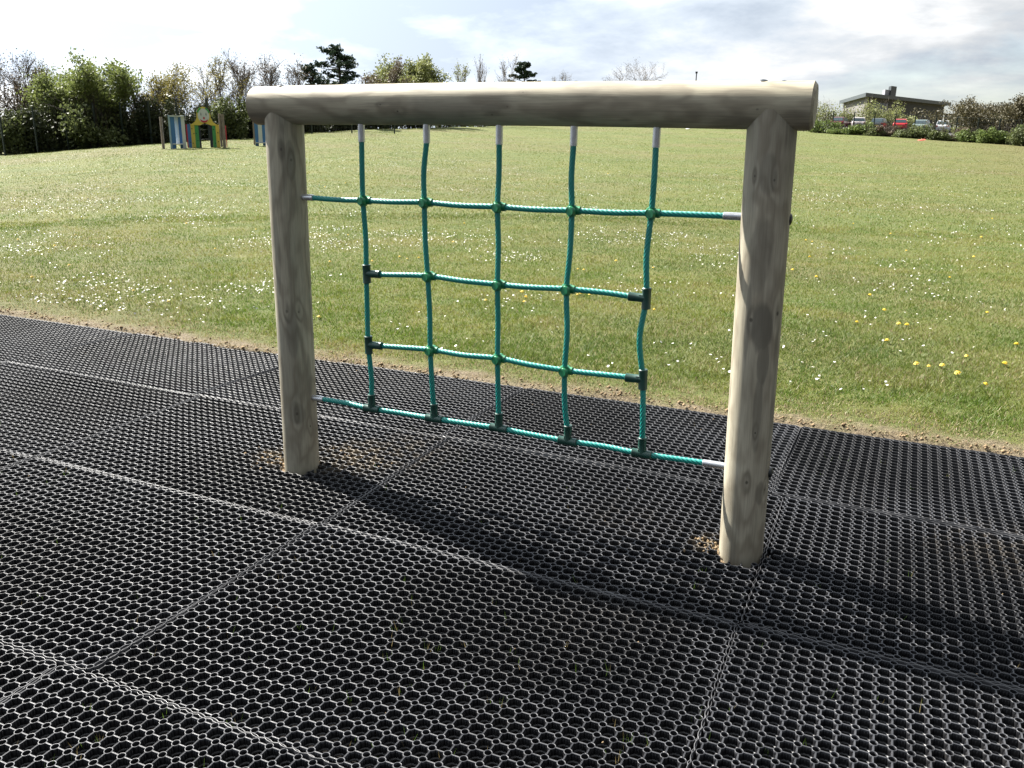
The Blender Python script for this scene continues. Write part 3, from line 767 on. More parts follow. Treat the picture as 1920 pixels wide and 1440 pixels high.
def dd(x, y, az, r):
    q = vnoise(x, y, .9, 31)*.55+vnoise(x, y, 2.7, 32)*.25+vnoise(x, y, .22, 33)*.35
    side = np.interp(az, [azim(0), azim(600), azim(1200), azim(1900)], [1.0, 1.0, .55, .22])
    return np.clip((q-.50)*4, 0, 1)**1.3*side*np.interp(r, [4, 7, 11, 42], [.03, .22, 1, 1])
M_PETAL = simple('daisy_petal', (.80, .80, .78), .6, .05, 30)
M_YEL = simple('yellow_flower', (.80, .55, .02), .6, .15, 30)
xy = scatter(110000, 5, 60, 0, 41, dd)
r_far = np.hypot(xy[:, 0]-CAM.x, xy[:, 1]-CAM.y)
Vd, Fd, c, nrm, Rr = flowers(xy, .0080, 42)
Vc, Fc, *_ = flowers(xy, .0080, 42); cc_ = np.repeat(c, 6, 0); nn_ = np.repeat(nrm, 6, 0)
Vc = cc_+(Vc-cc_)*.30+nn_*.0015
near = (r_far < 12)
Fc = Fc[near]
me = np_mesh('daisies', np.concatenate([Vd, Vc]), [Fd, Fc+len(Vd)], midx=np.concatenate([np.zeros(len(Fd)), np.ones(len(Fc))]))
o = link('daisies', me, [M_PETAL, M_YEL]); tag(o, 'white daisies scattered all over the mown field', 'daisies', kind='stuff')
# dandelions: individuals
def dandelion_mesh():
    mb = MB(); mb.tube([(0, 0, 0), (.002, 0, .022)], [.0016, .0014], 5); mb.cur = 1
    for a in range(2):
        n = 14; rr = (.017, .012)[a]; z = (.023, .029)[a]
        vs = [(rr*(1 if k % 2 else .74)*math.cos(2*math.pi*k/n), rr*(1 if k % 2 else .74)*math.sin(2*math.pi*k/n), z+(.001 if k % 2 else 0)) for k in range(n)]+[(0, 0, z+.006), (0, 0, z-.006)]
        mb.add(vs, [(k, (k+1) % n, n) for k in range(n)]+[((k+1) % n, k, n+1) for k in range(n)])
    return mb.mesh('dandelion')
M_STEM = simple('stem_green', (.06, .12, .02), .6, .1, 20)
dm = dandelion_mesh(); dm.materials.append(M_STEM); dm.materials.append(M_YEL)
spots_px = [(1605, 604), (1686, 608), (1700, 611), (1720, 683), (1742, 686), (1768, 686), (1797, 701), (1846, 719), (1882, 683), (1664, 640), (1630, 554), (1657, 582), (1850, 586), (1813, 667), (1906, 647),
            (1510, 451), (1523, 453), (1518, 483), (1670, 438), (1826, 482), (1840, 446), (1486, 507), (750, 482), (763, 485), (785, 484), (697, 490), (618, 491), (597, 595), (911, 563), (983, 567), (979, 549),
            (1084, 504), (1095, 505), (1083, 553), (1088, 551), (1106, 552), (984, 558), (1155, 490), (1225, 502), (1226, 580), (130, 497), (103, 462), (140, 440), (316, 565), (404, 466), (35, 450), (652, 441), (610, 352), (647, 345),
            (1530, 520), (1780, 520), (1700, 470), (1600, 420), (1860, 410), (1380, 325), (1300, 340), (870, 420), (850, 455), (1140, 330), (480, 430), (250, 545), (60, 520), (190, 385), (350, 420)]
DAND = []
for (px, py) in spots_px:
    p = on_plane(px, py, .02); x, y = p.x, p.y
    for _ in range(4):
        z = tz(x, y)+.02; p = on_plane(px, py, z); x, y = p.x, p.y
    if y < 2.05 or y > 60: continue
    o = link('dandelion', dm, None, None, (x, y, tz(x, y)), (random.uniform(-.2, .35), random.uniform(-.3, .3), random.uniform(0, 6)))
    s = random.uniform(.8, 1.25)*(1+max(0, (y-8))*.03); o.scale = (s, s, s)
    DAND.append((px, py, o))
ORD = ['nearest', 'second nearest', 'third nearest', 'fourth nearest', 'fifth nearest', 'sixth nearest', 'seventh nearest', 'eighth nearest', 'ninth nearest', 'tenth nearest', 'eleventh nearest', 'twelfth nearest']
gaps = [(-1, 495, 'left of the left post'), (495, 690, 'between the left post and first rope'), (690, 800, 'between the first and second rope'), (800, 935, 'between the second and third rope'),
        (935, 1068, 'between the third and fourth rope'), (1068, 1215, 'between the fourth and fifth rope'), (1215, 1390, 'between the fifth rope and right post'), (1390, 1620, 'just right of the right post'), (1620, 1760, 'on the right half-way to the edge'), (1760, 1921, 'near the right edge')]
for a_, b_, txt in gaps:
    L_ = sorted([d for d in DAND if a_ <= d[0] < b_], key=lambda d: -d[1])
    for k_, d in enumerate(L_):
        tag(d[2], f'yellow dandelion {ORD[min(k_, 11)]} to the mats, seen {txt}', 'dandelion', 'dandelions scattered over the field')
# sprouts of grass in the mats
rs = np.random.default_rng(5); Vs = []; Cs = []
for (px, py) in [(rs.uniform(0, 1920), rs.uniform(760, 1440)) for _ in range(110)]+[(738, 1180), (745, 1183), (761, 1180), (929, 1132), (940, 1178), (575, 1300), (140, 1428), (152, 1400), (180, 1395), (310, 1340), (430, 1140), (527, 958), (727, 922), (870, 875), (1068, 962), (640, 870),
                 (795, 1225), (730, 1210), (820, 1222), (790, 1255), (1560, 965), (1640, 970), (1530, 1040), (1655, 1060), (1080, 1260), (1330, 1400), (1680, 1160), (180, 700), (380, 790), (30, 860), (250, 1180), (460, 1250), (350, 1310), (560, 1180), (940, 1330), (905, 985)]:
    p = on_plane(px, py, -.012)
    for _ in range(rs.integers(2, 5)):
        a = rs.uniform(0, 6.28); b = rs.uniform(0, 6.28); h = rs.uniform(.022, .05); x, y = p.x+rs.normal(0, .007), p.y+rs.normal(0, .007); wv = .0014; l = h*rs.uniform(.1, .6)
        Vs += [(x-math.cos(b)*wv, y-math.sin(b)*wv, -.028), (x+math.cos(b)*wv, y+math.sin(b)*wv, -.028), (x+math.cos(a)*l, y+math.sin(a)*l, -.022+h)]; Cs += [(.10, .18, .025) if rs.random() < .6 else (.28, .22, .10)]*3
o = tinted('grass_sprouts', np.array(Vs), np.arange(len(Vs)).reshape(-1, 3), np.array(Cs), M_BLADE); tag(o, 'thin grass blades poking up through the mat holes', 'grass', kind='stuff')
# crumbs of earth along the turf edge
Vs = []; Fs = []
for k in range(750):
    x = rs.uniform(-6, 4); y = edge_y(x)+abs(rs.normal(0, .07))-.02; s = rs.uniform(.003, .011)*(1.6 if rs.random() < .08 else 1); z = float(terrain(x, y))+s*.3+.004; b = len(Vs)
    ps = [(s, 0, 0), (-s*.6, s*.9, 0), (-s*.6, -s*.9, 0), (0, 0, s*.9), (0, 0, -s*.8)]; a = rs.uniform(0, 6.28)
    Vs += [(x+q[0]*math.cos(a)-q[1]*math.sin(a), y+q[0]*math.sin(a)+q[1]*math.cos(a), z+q[2]) for q in ps]
    Fs += [(b, b+1, b+3), (b+1, b+2, b+3), (b+2, b, b+3), (b+1, b, b+4), (b+2, b+1, b+4), (b, b+2, b+4)]
for k in range(420):
    cl = rs.random()
    if cl < .30: x, y, sp = -.56, .47, .07
    elif cl < .55: x, y, sp = -.27, .60, .10
    elif cl < .72: x, y, sp = 1.345, .45, .045
    else: x, y, sp = rs.uniform(-3, 2.6), rs.uniform(-1.2, 1.9), .02
    x += rs.normal(0, sp); y += rs.normal(0, sp*.7)
    if min(math.hypot(x-p[0], y-p[1]) for p in POSTS) < .085: continue
    s = rs.uniform(.002, .006)*(1.5 if cl < .72 else .8); z = rs.uniform(-.014, .003); b = len(Vs); ps = [(s, 0, 0), (-s*.6, s*.9, 0), (-s*.6, -s*.9, 0), (0, 0, s*.9), (0, 0, -s*.8)]; a = rs.uniform(0, 6.28)
    Vs += [(x+q[0]*math.cos(a)-q[1]*math.sin(a), y+q[0]*math.sin(a)+q[1]*math.cos(a), z+q[2]) for q in ps]
    Fs += [(b, b+1, b+3), (b+1, b+2, b+3), (b+2, b, b+3), (b+1, b, b+4), (b+2, b+1, b+4), (b, b+2, b+4)]
M_SOIL = simple('crumbly_soil', (.24, .175, .105), .95, .35, 30, bumps=.5, spec=.1)
o = link('soil_crumbs', np_mesh('soil_crumbs', np.array(Vs), [np.array(Fs)]), M_SOIL); tag(o, 'loose brown soil crumbs along the mat edge', 'soil', kind='stuff')

# ------------------------------------------------------------------ trees
def branch_tree(h, spread, levels, seed, kids=(4, 6), upb=.5, trunk_r=.1, clear=.25, lean=0., stems=1):
    """returns tube list and twig tip list"""
    rnd = random.Random(seed); tubes = []; tips = []
    def grow(p, d, length, r, lev):
        n = 4 if lev < 2 else 3; pts = [p.copy()]; q = p.copy(); dd_ = d.copy()
        for i in range(n):
            dd_ = (dd_+Vector((rnd.gauss(0, .13), rnd.gauss(0, .13), rnd.gauss(0, .07)+upb*.10))).normalized(); q = q+dd_*(length/n); pts.append(q.copy())
        re = r*(.35 if lev < levels else .3); rads = [r+(re-r)*i/n for i in range(n+1)]; tubes.append((pts, rads, 5 if lev == 0 else (4 if lev == 1 else 3)))
        if lev >= levels: tips.extend(pts[1:]); return
        nk = rnd.randint(*kids)+(4 if lev == 0 else 0)
        for j in range(nk):
            t = (clear if lev == 0 else .2)+(1-(clear if lev == 0 else .2))*(j+rnd.random()*.8)/nk; t = min(t, .98)
            f = t*n; i = min(int(f), n-1); bp = pts[i].lerp(pts[i+1], f-i); ax = (pts[i+1]-pts[i]).normalized()
            az_ = rnd.uniform(0, 2*math.pi); side = Vector((math.cos(az_), math.sin(az_), 0)); side = (side-ax*side.dot(ax)).normalized()
            ang = rnd.uniform(.45, .95)*spread; nd = (ax*math.cos(ang)+side*math.sin(ang)+Vector((0, 0, upb*.25))).normalized()
            grow(bp, nd, length*(.62-.22*t)*rnd.uniform(.8, 1.15)*(1.05 if lev == 0 else 1.1), max(.012, (r+(re-r)*t)*.6), lev+1)
        tips.append(pts[-1])
    for s in range(stems):
        a = rnd.uniform(0, 6.28); ln = lean+(rnd.uniform(.1, .35) if stems > 1 else 0)
        d = Vector((math.cos(a)*ln, math.sin(a)*ln, 1)).normalized(); off = Vector((math.cos(a), math.sin(a), 0))*(.25*h/6 if stems > 1 else 0)
        grow(off, d, h*rnd.uniform(.80, .92)*(1 if stems == 1 else rnd.uniform(.7, 1)), trunk_r*(1 if stems == 1 else .6), 0)
    return tubes, tips
def tubes_mesh(name, tubes, mat):
    mb = MB()
    for pts, rads, n in tubes: mb.tube(pts, rads, n, False)
    me = mb.mesh(name, True); me.materials.append(mat); return me
def leaves_mesh(name, centers, per, jit, size, mat, seed, squash=1.0):
    rs = np.random.default_rng(seed); C = np.array([tuple(c) for c in centers]); C = np.repeat(C, per, 0); n = len(C)
    C = C+np.clip(rs.normal(0, .85, (n, 3)), -1.5, 1.5)*np.array([jit, jit, jit*squash]); C[:, 2] = np.maximum(C[:, 2], .02)
    a = rs.normal(0, 1, (n, 3)); a /= np.linalg.norm(a, axis=1)[:, None]; b = np.cross(a, rs.normal(0, 1, (n, 3))); b /= np.linalg.norm(b, axis=1)[:, None]
    s = (size*rs.uniform(.6, 1.35, n))[:, None]
    V = np.stack([C-a*s, C+b*s*.55, C+a*s, C-b*s*.55], 1).reshape(-1, 3)
    me = np_mesh(name, V, [np.arange(n*4).reshape(n, 4)]); me.materials.append(mat); return me
def fit(tubes, tips, W, H):
    """scale so the crown is W wide and H high"""
    P = [p for t in tubes for p in t[0]]; zmax = max(p.z for p in P); xr = np.percentile([abs(p.x) for p in P], 90)+.01; yr = np.percentile([abs(p.y) for p in P], 90)+.01
    kx = (W/2)/max(xr, yr); kz = H/zmax
    f = lambda p: Vector((p.x*kx, p.y*kx, p.z*kz))
    return [([f(p) for p in t[0]], t[1], t[2]) for t in tubes], [f(p) for p in tips]
def plant(name, px, D, py_top, wpx, label, cat, kind='bare', leaf=None, seed=0, group=None, bark=None, per=3, size=.06, jit=.16, levels=3, **kw):
    x, y = polar(px, D); z = tz(x, y)-.05; H = z_of(px, py_top, D)-z; W = wpx*D/F_PX
    tubes, tips = branch_tree(H, kw.pop('spread', .8), levels, seed, trunk_r=kw.pop('trunk_r', .028*H*.5), **kw)
    tubes, tips = fit(tubes, tips, W, H)
    root = empty(name, (x, y, z), 0, label, cat, group)
    link('trunk', tubes_mesh('trunk', tubes, bark or M_BARK), None, root)
    if leaf: link('crown', leaves_mesh('crown', tips, per, jit, size, LEAF[leaf], seed), None, root)
    return root
def bush(px, D, py_top, wpx, label, leaf='mid', seed=0, group=None, n=3000, size=.075, leaf2=None, name='shrub', cat='shrub', py_bot=None, twig=M_BARKD, dens=1.0, depth=.7):
    """rounded multi-lobed shrub with upright stems, leafy to the ground"""
    x, y = polar(px, D); z = tz(x, y)-.05; H = z_of(px, py_top, D)-z; W = wpx*D/F_PX
    rs = np.random.default_rng(seed+100); root = empty(name, (x, y, z), 0, label, cat, group)
    nl = rs.integers(7, 12); lobes = []
    for k in range(nl):
        h = H*rs.uniform(.35, .93) if k else H*.95
        lobes.append((rs.uniform(-.38, .38)*W, rs.uniform(-.38, .38)*W*depth, h*.62, W*rs.uniform(.16, .30), h*.42))
    lobes.append((0, 0, H*.25, W*.42, H*.26)); lobes.append((-W*.25, 0, H*.18, W*.25, H*.2)); lobes.append((W*.25, 0, H*.18, W*.25, H*.2))
    C = []
    per = int(n/len(lobes))
    for (lx, ly, lz, lr, lh) in lobes:
        d = rs.normal(0, 1, (per, 3)); d /= np.linalg.norm(d, axis=1)[:, None]; rr = rs.random(per)**.35*(1+.16*np.clip(rs.normal(0, 1, per), -1.5, 1.5)*(rs.random(per) < .35))
        C.append(np.stack([lx+d[:, 0]*lr*rr, ly+d[:, 1]*lr*rr, lz+d[:, 2]*lh*rr], 1))
    C = np.concatenate(C); C = C[C[:, 2] > .01]
    link('foliage', leaves_mesh('foliage', C, 1, .03, size, LEAF[leaf], seed), None, root)
    tb = []
    rnd = random.Random(seed)
    for k in range(26):
        a = rnd.uniform(0, 6.28); r_ = rnd.uniform(0, .42)*W; b0_ = Vector((math.cos(a)*r_*.8, math.sin(a)*r_*.6, 0)); hh = H*rnd.uniform(.55, 1.06)
        p1 = b0_+Vector((rnd.gauss(0, .1), rnd.gauss(0, .1), hh*.5)); p2 = b0_+Vector((rnd.gauss(0, .22), rnd.gauss(0, .2), hh))
        tb.append(([b0_, p1, p2], [.028, .018, .006], 3))
        for q in range(3):
            s = p1.lerp(p2, rnd.random()); tb.append(([s, s+Vector((rnd.gauss(0, .3), rnd.gauss(0, .3), rnd.uniform(.2, .6)))], [.01, .004], 3))
    link('stem', tubes_mesh('stem', tb, twig), None, root)
    return root
LG = 'shrubs and trees of the hedge behind the field'
# left boundary, from the left edge of the photo
plant('bare_tree', 34, 49, 92, 95, 'tall bare twiggy tree at the far left above the hedge', 'tree', leaf='brown', seed=3, per=1, size=.035, jit=.2, levels=3, kids=(4, 6), group=LG, spread=.55, clear=.2)
plant('bare_tree', 4, 47, 150, 70, 'thin bare tree cut by the left edge of the photo', 'tree', leaf='brown', seed=4, per=1, size=.035, levels=3, group=LG, spread=.55, clear=.1)
plant('bare_tree', 84, 50, 112, 90, 'grey-brown twiggy tree between the tall bare tree and the green one', 'tree', leaf='brown', seed=5, per=2, size=.05, levels=3, group=LG, spread=.6, clear=.1, stems=3)
plant('leafy_tree', 122, 48, 122, 90, 'tree in fresh green leaf, left of the biggest green tree', 'tree', leaf='green', seed=6, per=4, size=.07, jit=.22, group=LG, spread=.6, clear=.08, stems=3)
plant('leafy_tree', 178, 46, 108, 105, 'biggest tree in fresh green leaf at the left of the field', 'tree', leaf='green', seed=7, per=5, size=.075, jit=.24, group=LG, spread=.6, clear=.06, stems=3)
plant('bare_tree', 229, 48, 124, 30, 'slim bare sapling right of the big green tree', 'tree', leaf='brown', seed=8, per=1, size=.03, levels=2, kids=(5, 7), group=LG, spread=.55, clear=.3)
plant('bare_tree', 246, 50, 128, 30, 'second slim bare sapling, standing over the gap in the hedge', 'tree', leaf='brown', seed=9, per=1, size=.03, levels=2, kids=(5, 7), group=LG, spread=.55, clear=.3)
plant('budding_tree', 352, 49, 121, 112, 'round-crowned tree in yellow bud above the clown playhouse', 'tree', leaf='yellow', seed=10, per=4, size=.05, jit=.2, group=LG, spread=1.0, clear=.28, kids=(5, 7), bark=M_BARKD)
plant('budding_tree', 418, 51, 104, 50, 'tall narrow tree in yellow bud behind the grey playhouse posts', 'tree', leaf='yellow', seed=11, per=2, size=.045, jit=.16, group=LG, spread=.6, clear=.2)
plant('bare_tree', 470, 52, 92, 72, 'bare grey tree rising behind the left end of the beam', 'tree', leaf='brown', seed=12, per=1, size=.035, levels=3, kids=(5, 6), group=LG, spread=.7, clear=.2, bark=M_BARK)
plant('bare_tree', 530, 56, 100, 75, 'pale bare tree left of the large pine', 'tree', leaf='brown', seed=13, per=1, size=.035, levels=3, group=LG, spread=.65, clear=.15, bark=M_BARKP)
for (px, D, top, wd_, lf, s_, txt) in [(62, 51, 100, 66, 'brown', 71, 'tall bare tree second from the left edge'), (108, 52, 112, 60, 'green', 72, 'thin tree with a few leaves behind the smaller green tree'),
        (206, 50, 126, 56, 'green', 73, 'thin tree at the right flank of the biggest green tree'), (270, 51, 168, 70, 'brown', 74, 'low twiggy tree in the hedge gap'), (322, 51, 140, 70, 'yellow', 75, 'small budding tree left of the round-crowned one'),
        (388, 53, 118, 70, 'yellow', 76, 'budding tree between the round-crowned and the narrow one'), (446, 54, 106, 60, 'brown', 77, 'bare tree above the grey playhouse posts'), (502, 55, 104, 60, 'brown', 78, 'bare tree above the left end of the beam'), (556, 58, 112, 52, 'brown', 79, 'bare tree just left of the small pine')]:
    plant('bare_tree', px, D, top, wd_, txt, 'tree', leaf=lf, seed=s_, per=1 if lf != 'green' else 3, size=.045, jit=.2, levels=3, kids=(5, 7), group=LG, spread=.65, clear=.15, bark=M_BARK)
k = 0
for (px, D, top, wd_, lf, txt) in [
    (18, 46, 200, 90, 'mid', 'mid green shrub at the far left foot of the hedge'), (75, 45.5, 190, 90, 'dark', 'dark shrub below the grey-brown twiggy tree'),
    (135, 45, 180, 90, 'mid', 'green shrub below the smaller green tree'), (190, 44.5, 175, 90, 'mid', 'green shrub at the foot of the biggest green tree'),
    (232, 45, 200, 60, 'dark', 'dark shrub below the two slim saplings'), (262, 46, 176, 60, 'brown', 'brown twiggy bush left of the clown playhouse'), (294, 45, 172, 66, 'dark', 'dark bush just left of the blue playhouse panel'),
    (335, 46, 196, 70, 'dark', 'dark bush behind the blue playhouse panels'), (380, 47, 190, 70, 'dark', 'dark bush behind the clown face'), (432, 46, 176, 62, 'mid', 'green bush between the grey posts and the beam end'),
    (478, 47, 190, 64, 'dark', 'dark bush behind the left end of the beam'), (520, 51, 200, 80, 'dark', 'dark bush behind the top of the left post'), (580, 55, 188, 80, 'dark', 'dark bush under the large pine'),
    (640, 60, 185, 80, 'dark', 'dark bush right of the left post behind the beam'), (705, 64, 180, 84, 'dark', 'dark bush under the yellow-green tree behind the beam'), (770, 70, 180, 84, 'dark', 'dark bush behind the beam, second rope'), (840, 78, 180, 84, 'mid', 'bush behind the beam between second and third rope')]:
    bush(px, D, top, wd_, txt, lf, 200+k, LG, n=4200, size=.085 if D < 60 else .11); k += 1
# second, darker line of hedge to close the gaps near the ground
for (px, D, top, wd_, txt) in [(45, 53, 200, 120, 'dense dark thicket behind the tall bare tree'), (150, 52, 190, 120, 'dense dark thicket behind the green trees'), (250, 52, 205, 110, 'dense dark thicket behind the slim saplings'), (340, 53, 212, 120, 'dense dark thicket behind the clown playhouse'), (440, 53, 205, 120, 'dense dark thicket left of the beam end'), (560, 62, 200, 120, 'dense dark thicket behind the left post')]:
    bush(px, D, top, wd_, txt, 'dark', 300+k, LG, n=4200, size=.13); k += 1
# trees that show over the beam
def pine(px, D, top, wpx, label, seed, hbase=.0, n=26):
    x, y = polar(px, D); z = tz(x, y)-.05; H = z_of(px, top, D)-z; W = wpx*D/F_PX; rnd = random.Random(seed)
    root = empty('pine_tree', (x, y, z), 0, label, 'pine tree'); tb = [([Vector((0, 0, 0)), Vector((.1, 0, H*.5)), Vector((0, .1, H*.97))], [.16, .10, .03], 6)]; C = []
    for k in range(n):
        t = .38+.6*(k/n)**.8; a = rnd.uniform(0, 6.28); Lr = W*.5*(1.05-.75*((t-.38)/.62)**1.4)*rnd.uniform(.55, 1.1)
        s = Vector((0, 0, H*t)); e = s+Vector((math.cos(a)*Lr, math.sin(a)*Lr, Lr*rnd.uniform(-.05, .42))); m_ = s.lerp(e, .5)+Vector((0, 0, -.08))
        tb.append(([s, m_, e], [.05, .03, .012], 4))
        for q in range(10):
            p = s.lerp(e, rnd.uniform(.35, 1.05)); p = p+Vector((rnd.gauss(0, .16), rnd.gauss(0, .16), rnd.uniform(.0, .2))); C.append(p)
    for q in range(10): C.append(Vector((rnd.gauss(0, .15), rnd.gauss(0, .15), H*rnd.uniform(.9, .99))))
    link('trunk', tubes_mesh('trunk', tb, M_BARKD), None, root)
    link('crown', leaves_mesh('crown', C, 22, .15*H/8, .075*D/60, LEAF['pine'], seed, .5), None, root)
pine(640, 62, 88, 108, 'large dark pine standing above the left half of the beam', 21, n=34)
pine(590, 60, 124, 62, 'small dark pine left of the large pine', 22, n=18)
pine(980, 88, 116, 56, 'small dark pine above the middle of the beam', 23, n=22)
plant('budding_tree', 712, 66, 110, 70, 'grey-brown budding tree just right of the large pine', 'tree', leaf='brown', seed=31, per=3, size=.07, group=LG, spread=.7, clear=.1, stems=2)
plant('leafy_tree', 772, 70, 108, 90, 'yellow-green tree above the second rope', 'tree', leaf='lime', seed=32, per=8, size=.09, jit=.26, group=LG, spread=.75, clear=.1, stems=3)
plant('leafy_tree', 826, 72, 108, 62, 'yellow-green tree next to the bare grey trees', 'tree', leaf='lime', seed=33, per=6, size=.09, jit=.22, group=LG, spread=.65, clear=.1, stems=2)
plant('bare_tree', 866, 78, 116, 46, 'low bare tree right of the yellow-green trees', 'tree', leaf='lime', seed=34, per=1, size=.07, group=LG, spread=.6, clear=.15, bark=M_BARKP)
plant('bare_tree', 898, 80, 103, 42, 'pale bare tree left of the third rope', 'tree', leaf='brown', seed=35, per=1, size=.04, group=LG, spread=.6, clear=.15, bark=M_BARKP)
plant('bare_tree', 940, 80, 94, 42, 'tall pale bare tree just left of the middle pine', 'tree', leaf='brown', seed=36, per=1, size=.04, group=LG, spread=.55, clear=.15, bark=M_BARKP)
for (px, top, wd_, s, txt) in [(1078, 132, 60, 37, 'low bare tree just showing over the beam'), (1040, 142, 16, 38, 'tiny tree top peeping over the beam'), (1150, 116, 60, 39, 'bare spreading tree, left of the pair over the beam'), (1190, 108, 66, 40, 'bare spreading tree, right of the pair over the beam')]:
    plant('bare_tree', px, 104, top, wd_, txt, 'tree', leaf='brown', seed=s, per=1, size=.04, group='bare trees beyond the crest', spread=1.0, clear=.3, kids=(5, 6), bark=M_BARKP)
# shrubs along the crest behind the beam
for i, (px, D, top, wd_) in enumerate([(910, 86, 196, 90), (990, 92, 200, 90), (1075, 100, 196, 100), (1170, 104, 196, 100), (1265, 106, 200, 110), (1365, 107, 202, 110), (1465, 107, 205, 110)]):
    bush(px, D, top, wd_, ['shrub behind the beam at the third rope', 'shrub behind the beam under the middle pine', 'shrub behind the beam at the fourth rope', 'shrub behind the beam under the bare pair', 'shrub behind the beam at the fifth rope', 'shrub behind the beam near the right post', 'shrub behind the right end of the beam'][i], 'mid', 400+i, 'shrubs on the crest hidden behind the beam', n=1800, size=.16)

# ------------------------------------------------------------------ fences
def mesh_fence(pts, zs_h, label, group_posts, wires, lbl=None, pw=.06):
    root = empty('mesh_fence', (pts[0][0], pts[0][1], tz(*pts[0])), 0, label, 'fence'); base = Vector(root.location)
    P = [Vector((x, y, tz(x, y)))-base for x, y in pts]
    pm = MB(); pm.box((0, 0, zs_h/2), (pw, pw, zs_h)); pm.box((0, 0, zs_h+.02), (pw+.02, pw+.02, .03)); pme = pm.mesh('post'); pme.materials.append(M_FENCE)
    for p in P: link('post', pme, None, root, p)
    mb = MB()
    for a, b in zip(P, P[1:]):
        for k in range(wires): 
            z = .08+(zs_h-.12)*k/(wires-1); mb.tube([a+Vector((0, 0, z)), b+Vector((0, 0, z))], [.006 if 0 < k < wires-1 else .014]*2, 3, False)
        n = int((b-a).length/.2)
        for q in range(1, n):
            c = a.lerp(b, q/n); mb.tube([c+Vector((0, 0, .06)), c+Vector((0, 0, zs_h))], [.004]*2, 3, False)
    o = mb.build('wire_mesh', M_FENCE, root); o['kind'] = 'stuff'
mesh_fence([polar(px, 44.3 if px < 400 else 44.3+(px-400)*.03) for px in (-60, 3, 66, 125, 180, 230, 283, 335, 392, 452, 516, 585, 660, 740)], 1.9, 'dark green mesh fence along the left edge of the field', 'posts', 9)
mesh_fence([polar(px, 104-(px-1500)*.022) for px in (1480, 1520, 1557, 1596, 1634, 1673, 1710, 1749, 1788, 1828, 1868, 1908, 1950)], 2.3, 'dark green mesh fence between field and car park', 'posts', 7, pw=.11)

# shrubs at the car park, in front of and behind the fence
RG = 'shrubs along the car park fence'
R_S = [(1545, 98, 222, 52, 'bright', 'bright green shrub at the left end of the car park bank'), (1578, 97, 238, 40, 'bright', 'green shrub below the maroon car'), (1608, 97, 226, 44, 'bright', 'green shrub between the maroon and the dark car'),
       (1640, 96, 238, 42, 'mid', 'dull green shrub below the dark car'), (1662, 96, 234, 34, 'brown', 'low brown shrub left of the red car'), (1694, 95, 238, 40, 'mid', 'shrub below the red car'),
       (1728, 95, 231, 44, 'mid', 'dark green shrub between the red and the white car'), (1762, 94, 240, 38, 'mid', 'shrub below the white car'), (1792, 94, 238, 36, 'brown', 'low brown shrub right of the white car'),
       (1824, 93, 240, 44, 'bright', 'bright green shrub left of the blue car'), (1858, 92, 236, 44, 'bright', 'bright green shrub below the blue car'), (1890, 92, 232, 46, 'bright', 'bright green shrub near the right edge'), (1925, 91, 228, 60, 'mid', 'green shrub cut by the right edge of the photo')]
for i, (px, D, top, wd_, lf, txt) in enumerate(R_S): bush(px, D, top, wd_, txt, lf, 500+i, RG, n=2400, size=.10)
R_B = [(1540, 135, 184, 60, 'lime', 'pale willow left of the flat-roofed building'), (1582, 136, 190, 60, 'lime', 'pale willow in front of the roof corner'), (1620, 137, 182, 62, 'lime', 'pale willow below the roof corner'), (1658, 138, 186, 66, 'lime', 'pale willow in front of the building windows'),
       (1785, 150, 212, 50, 'bright', 'distant green bush right of the building'), (1815, 118, 216, 50, 'lime', 'loose pale bush left of the big dark bush'), (1705, 136, 214, 40, 'lime', 'sparse pale bush behind the red car')]
for i, (px, D, top, wd_, lf, txt) in enumerate(R_B): bush(px, D, top, wd_, txt, lf, 530+i, RG, n=2000, size=.12, twig=M_BARKP)
plant('hawthorn_bush', 1862, 112, 186, 120, 'big dark twiggy bush at the right edge', 'bush', leaf='olive', seed=61, per=6, size=.11, jit=.3, group=RG, spread=.9, clear=.08, stems=4, bark=M_BARKD)
plant('hawthorn_bush', 1925, 111, 182, 90, 'dark twiggy bush cut by the right edge', 'bush', leaf='olive', seed=62, per=6, size=.11, jit=.3, group=RG, spread=.9, clear=.08, stems=4, bark=M_BARKD)
plant('hawthorn_bush', 1885, 114, 205, 90, 'dark green bush inside the big twiggy one', 'bush', leaf='dark', seed=63, per=7, size=.12, jit=.3, group=RG, spread=.9, clear=.05, stems=4, bark=M_BARKD)

# ------------------------------------------------------------------ building
M_WALL = simple('beige_render', (.15, .14, .135), .8, .06, 2); M_DKCLAD = simple('dark_cladding', (.035, .032, .034), .6, .12, 3); M_FASC = simple('dark_fascia', (.045, .055, .055), .4, .1, 3)  # dark cladding taken darker still, shade of the front put into its colour
M_ROOF = simple('grey_roof_felt', (.25, .26, .27), .7, .08, 2); M_BRK = simple('brown_brick_wall', (.055, .045, .04), .85, .2, 3); M_GREYB = simple('grey_vent_metal', (.30, .30, .33), .5, .05, 2)  # brick darkened too, with the shade of the front painted into it
mg, tg, bgx = newmat('window_glass'); bgx.inputs['Base Color'].default_value = (.03, .05, .06, 1); bgx.inputs['Roughness'].default_value = .08
c0 = Vector((*polar(1612, 150), 0)); c1_ = Vector((*polar(1772, 187), 0)); c2_ = Vector((*polar(1565, 178), 0))
zr = z_of(1612, 174, 150); zg = 3.2
bl = empty('flat_roofed_building', (c0.x, c0.y, zg), 0, 'long low building with an overhanging flat roof beyond the car park', 'building')
ex = (c1_-c0); LX = ex.length; ex.normalize(); ey = (c2_-c0); LY = ey.length; ey.normalize()
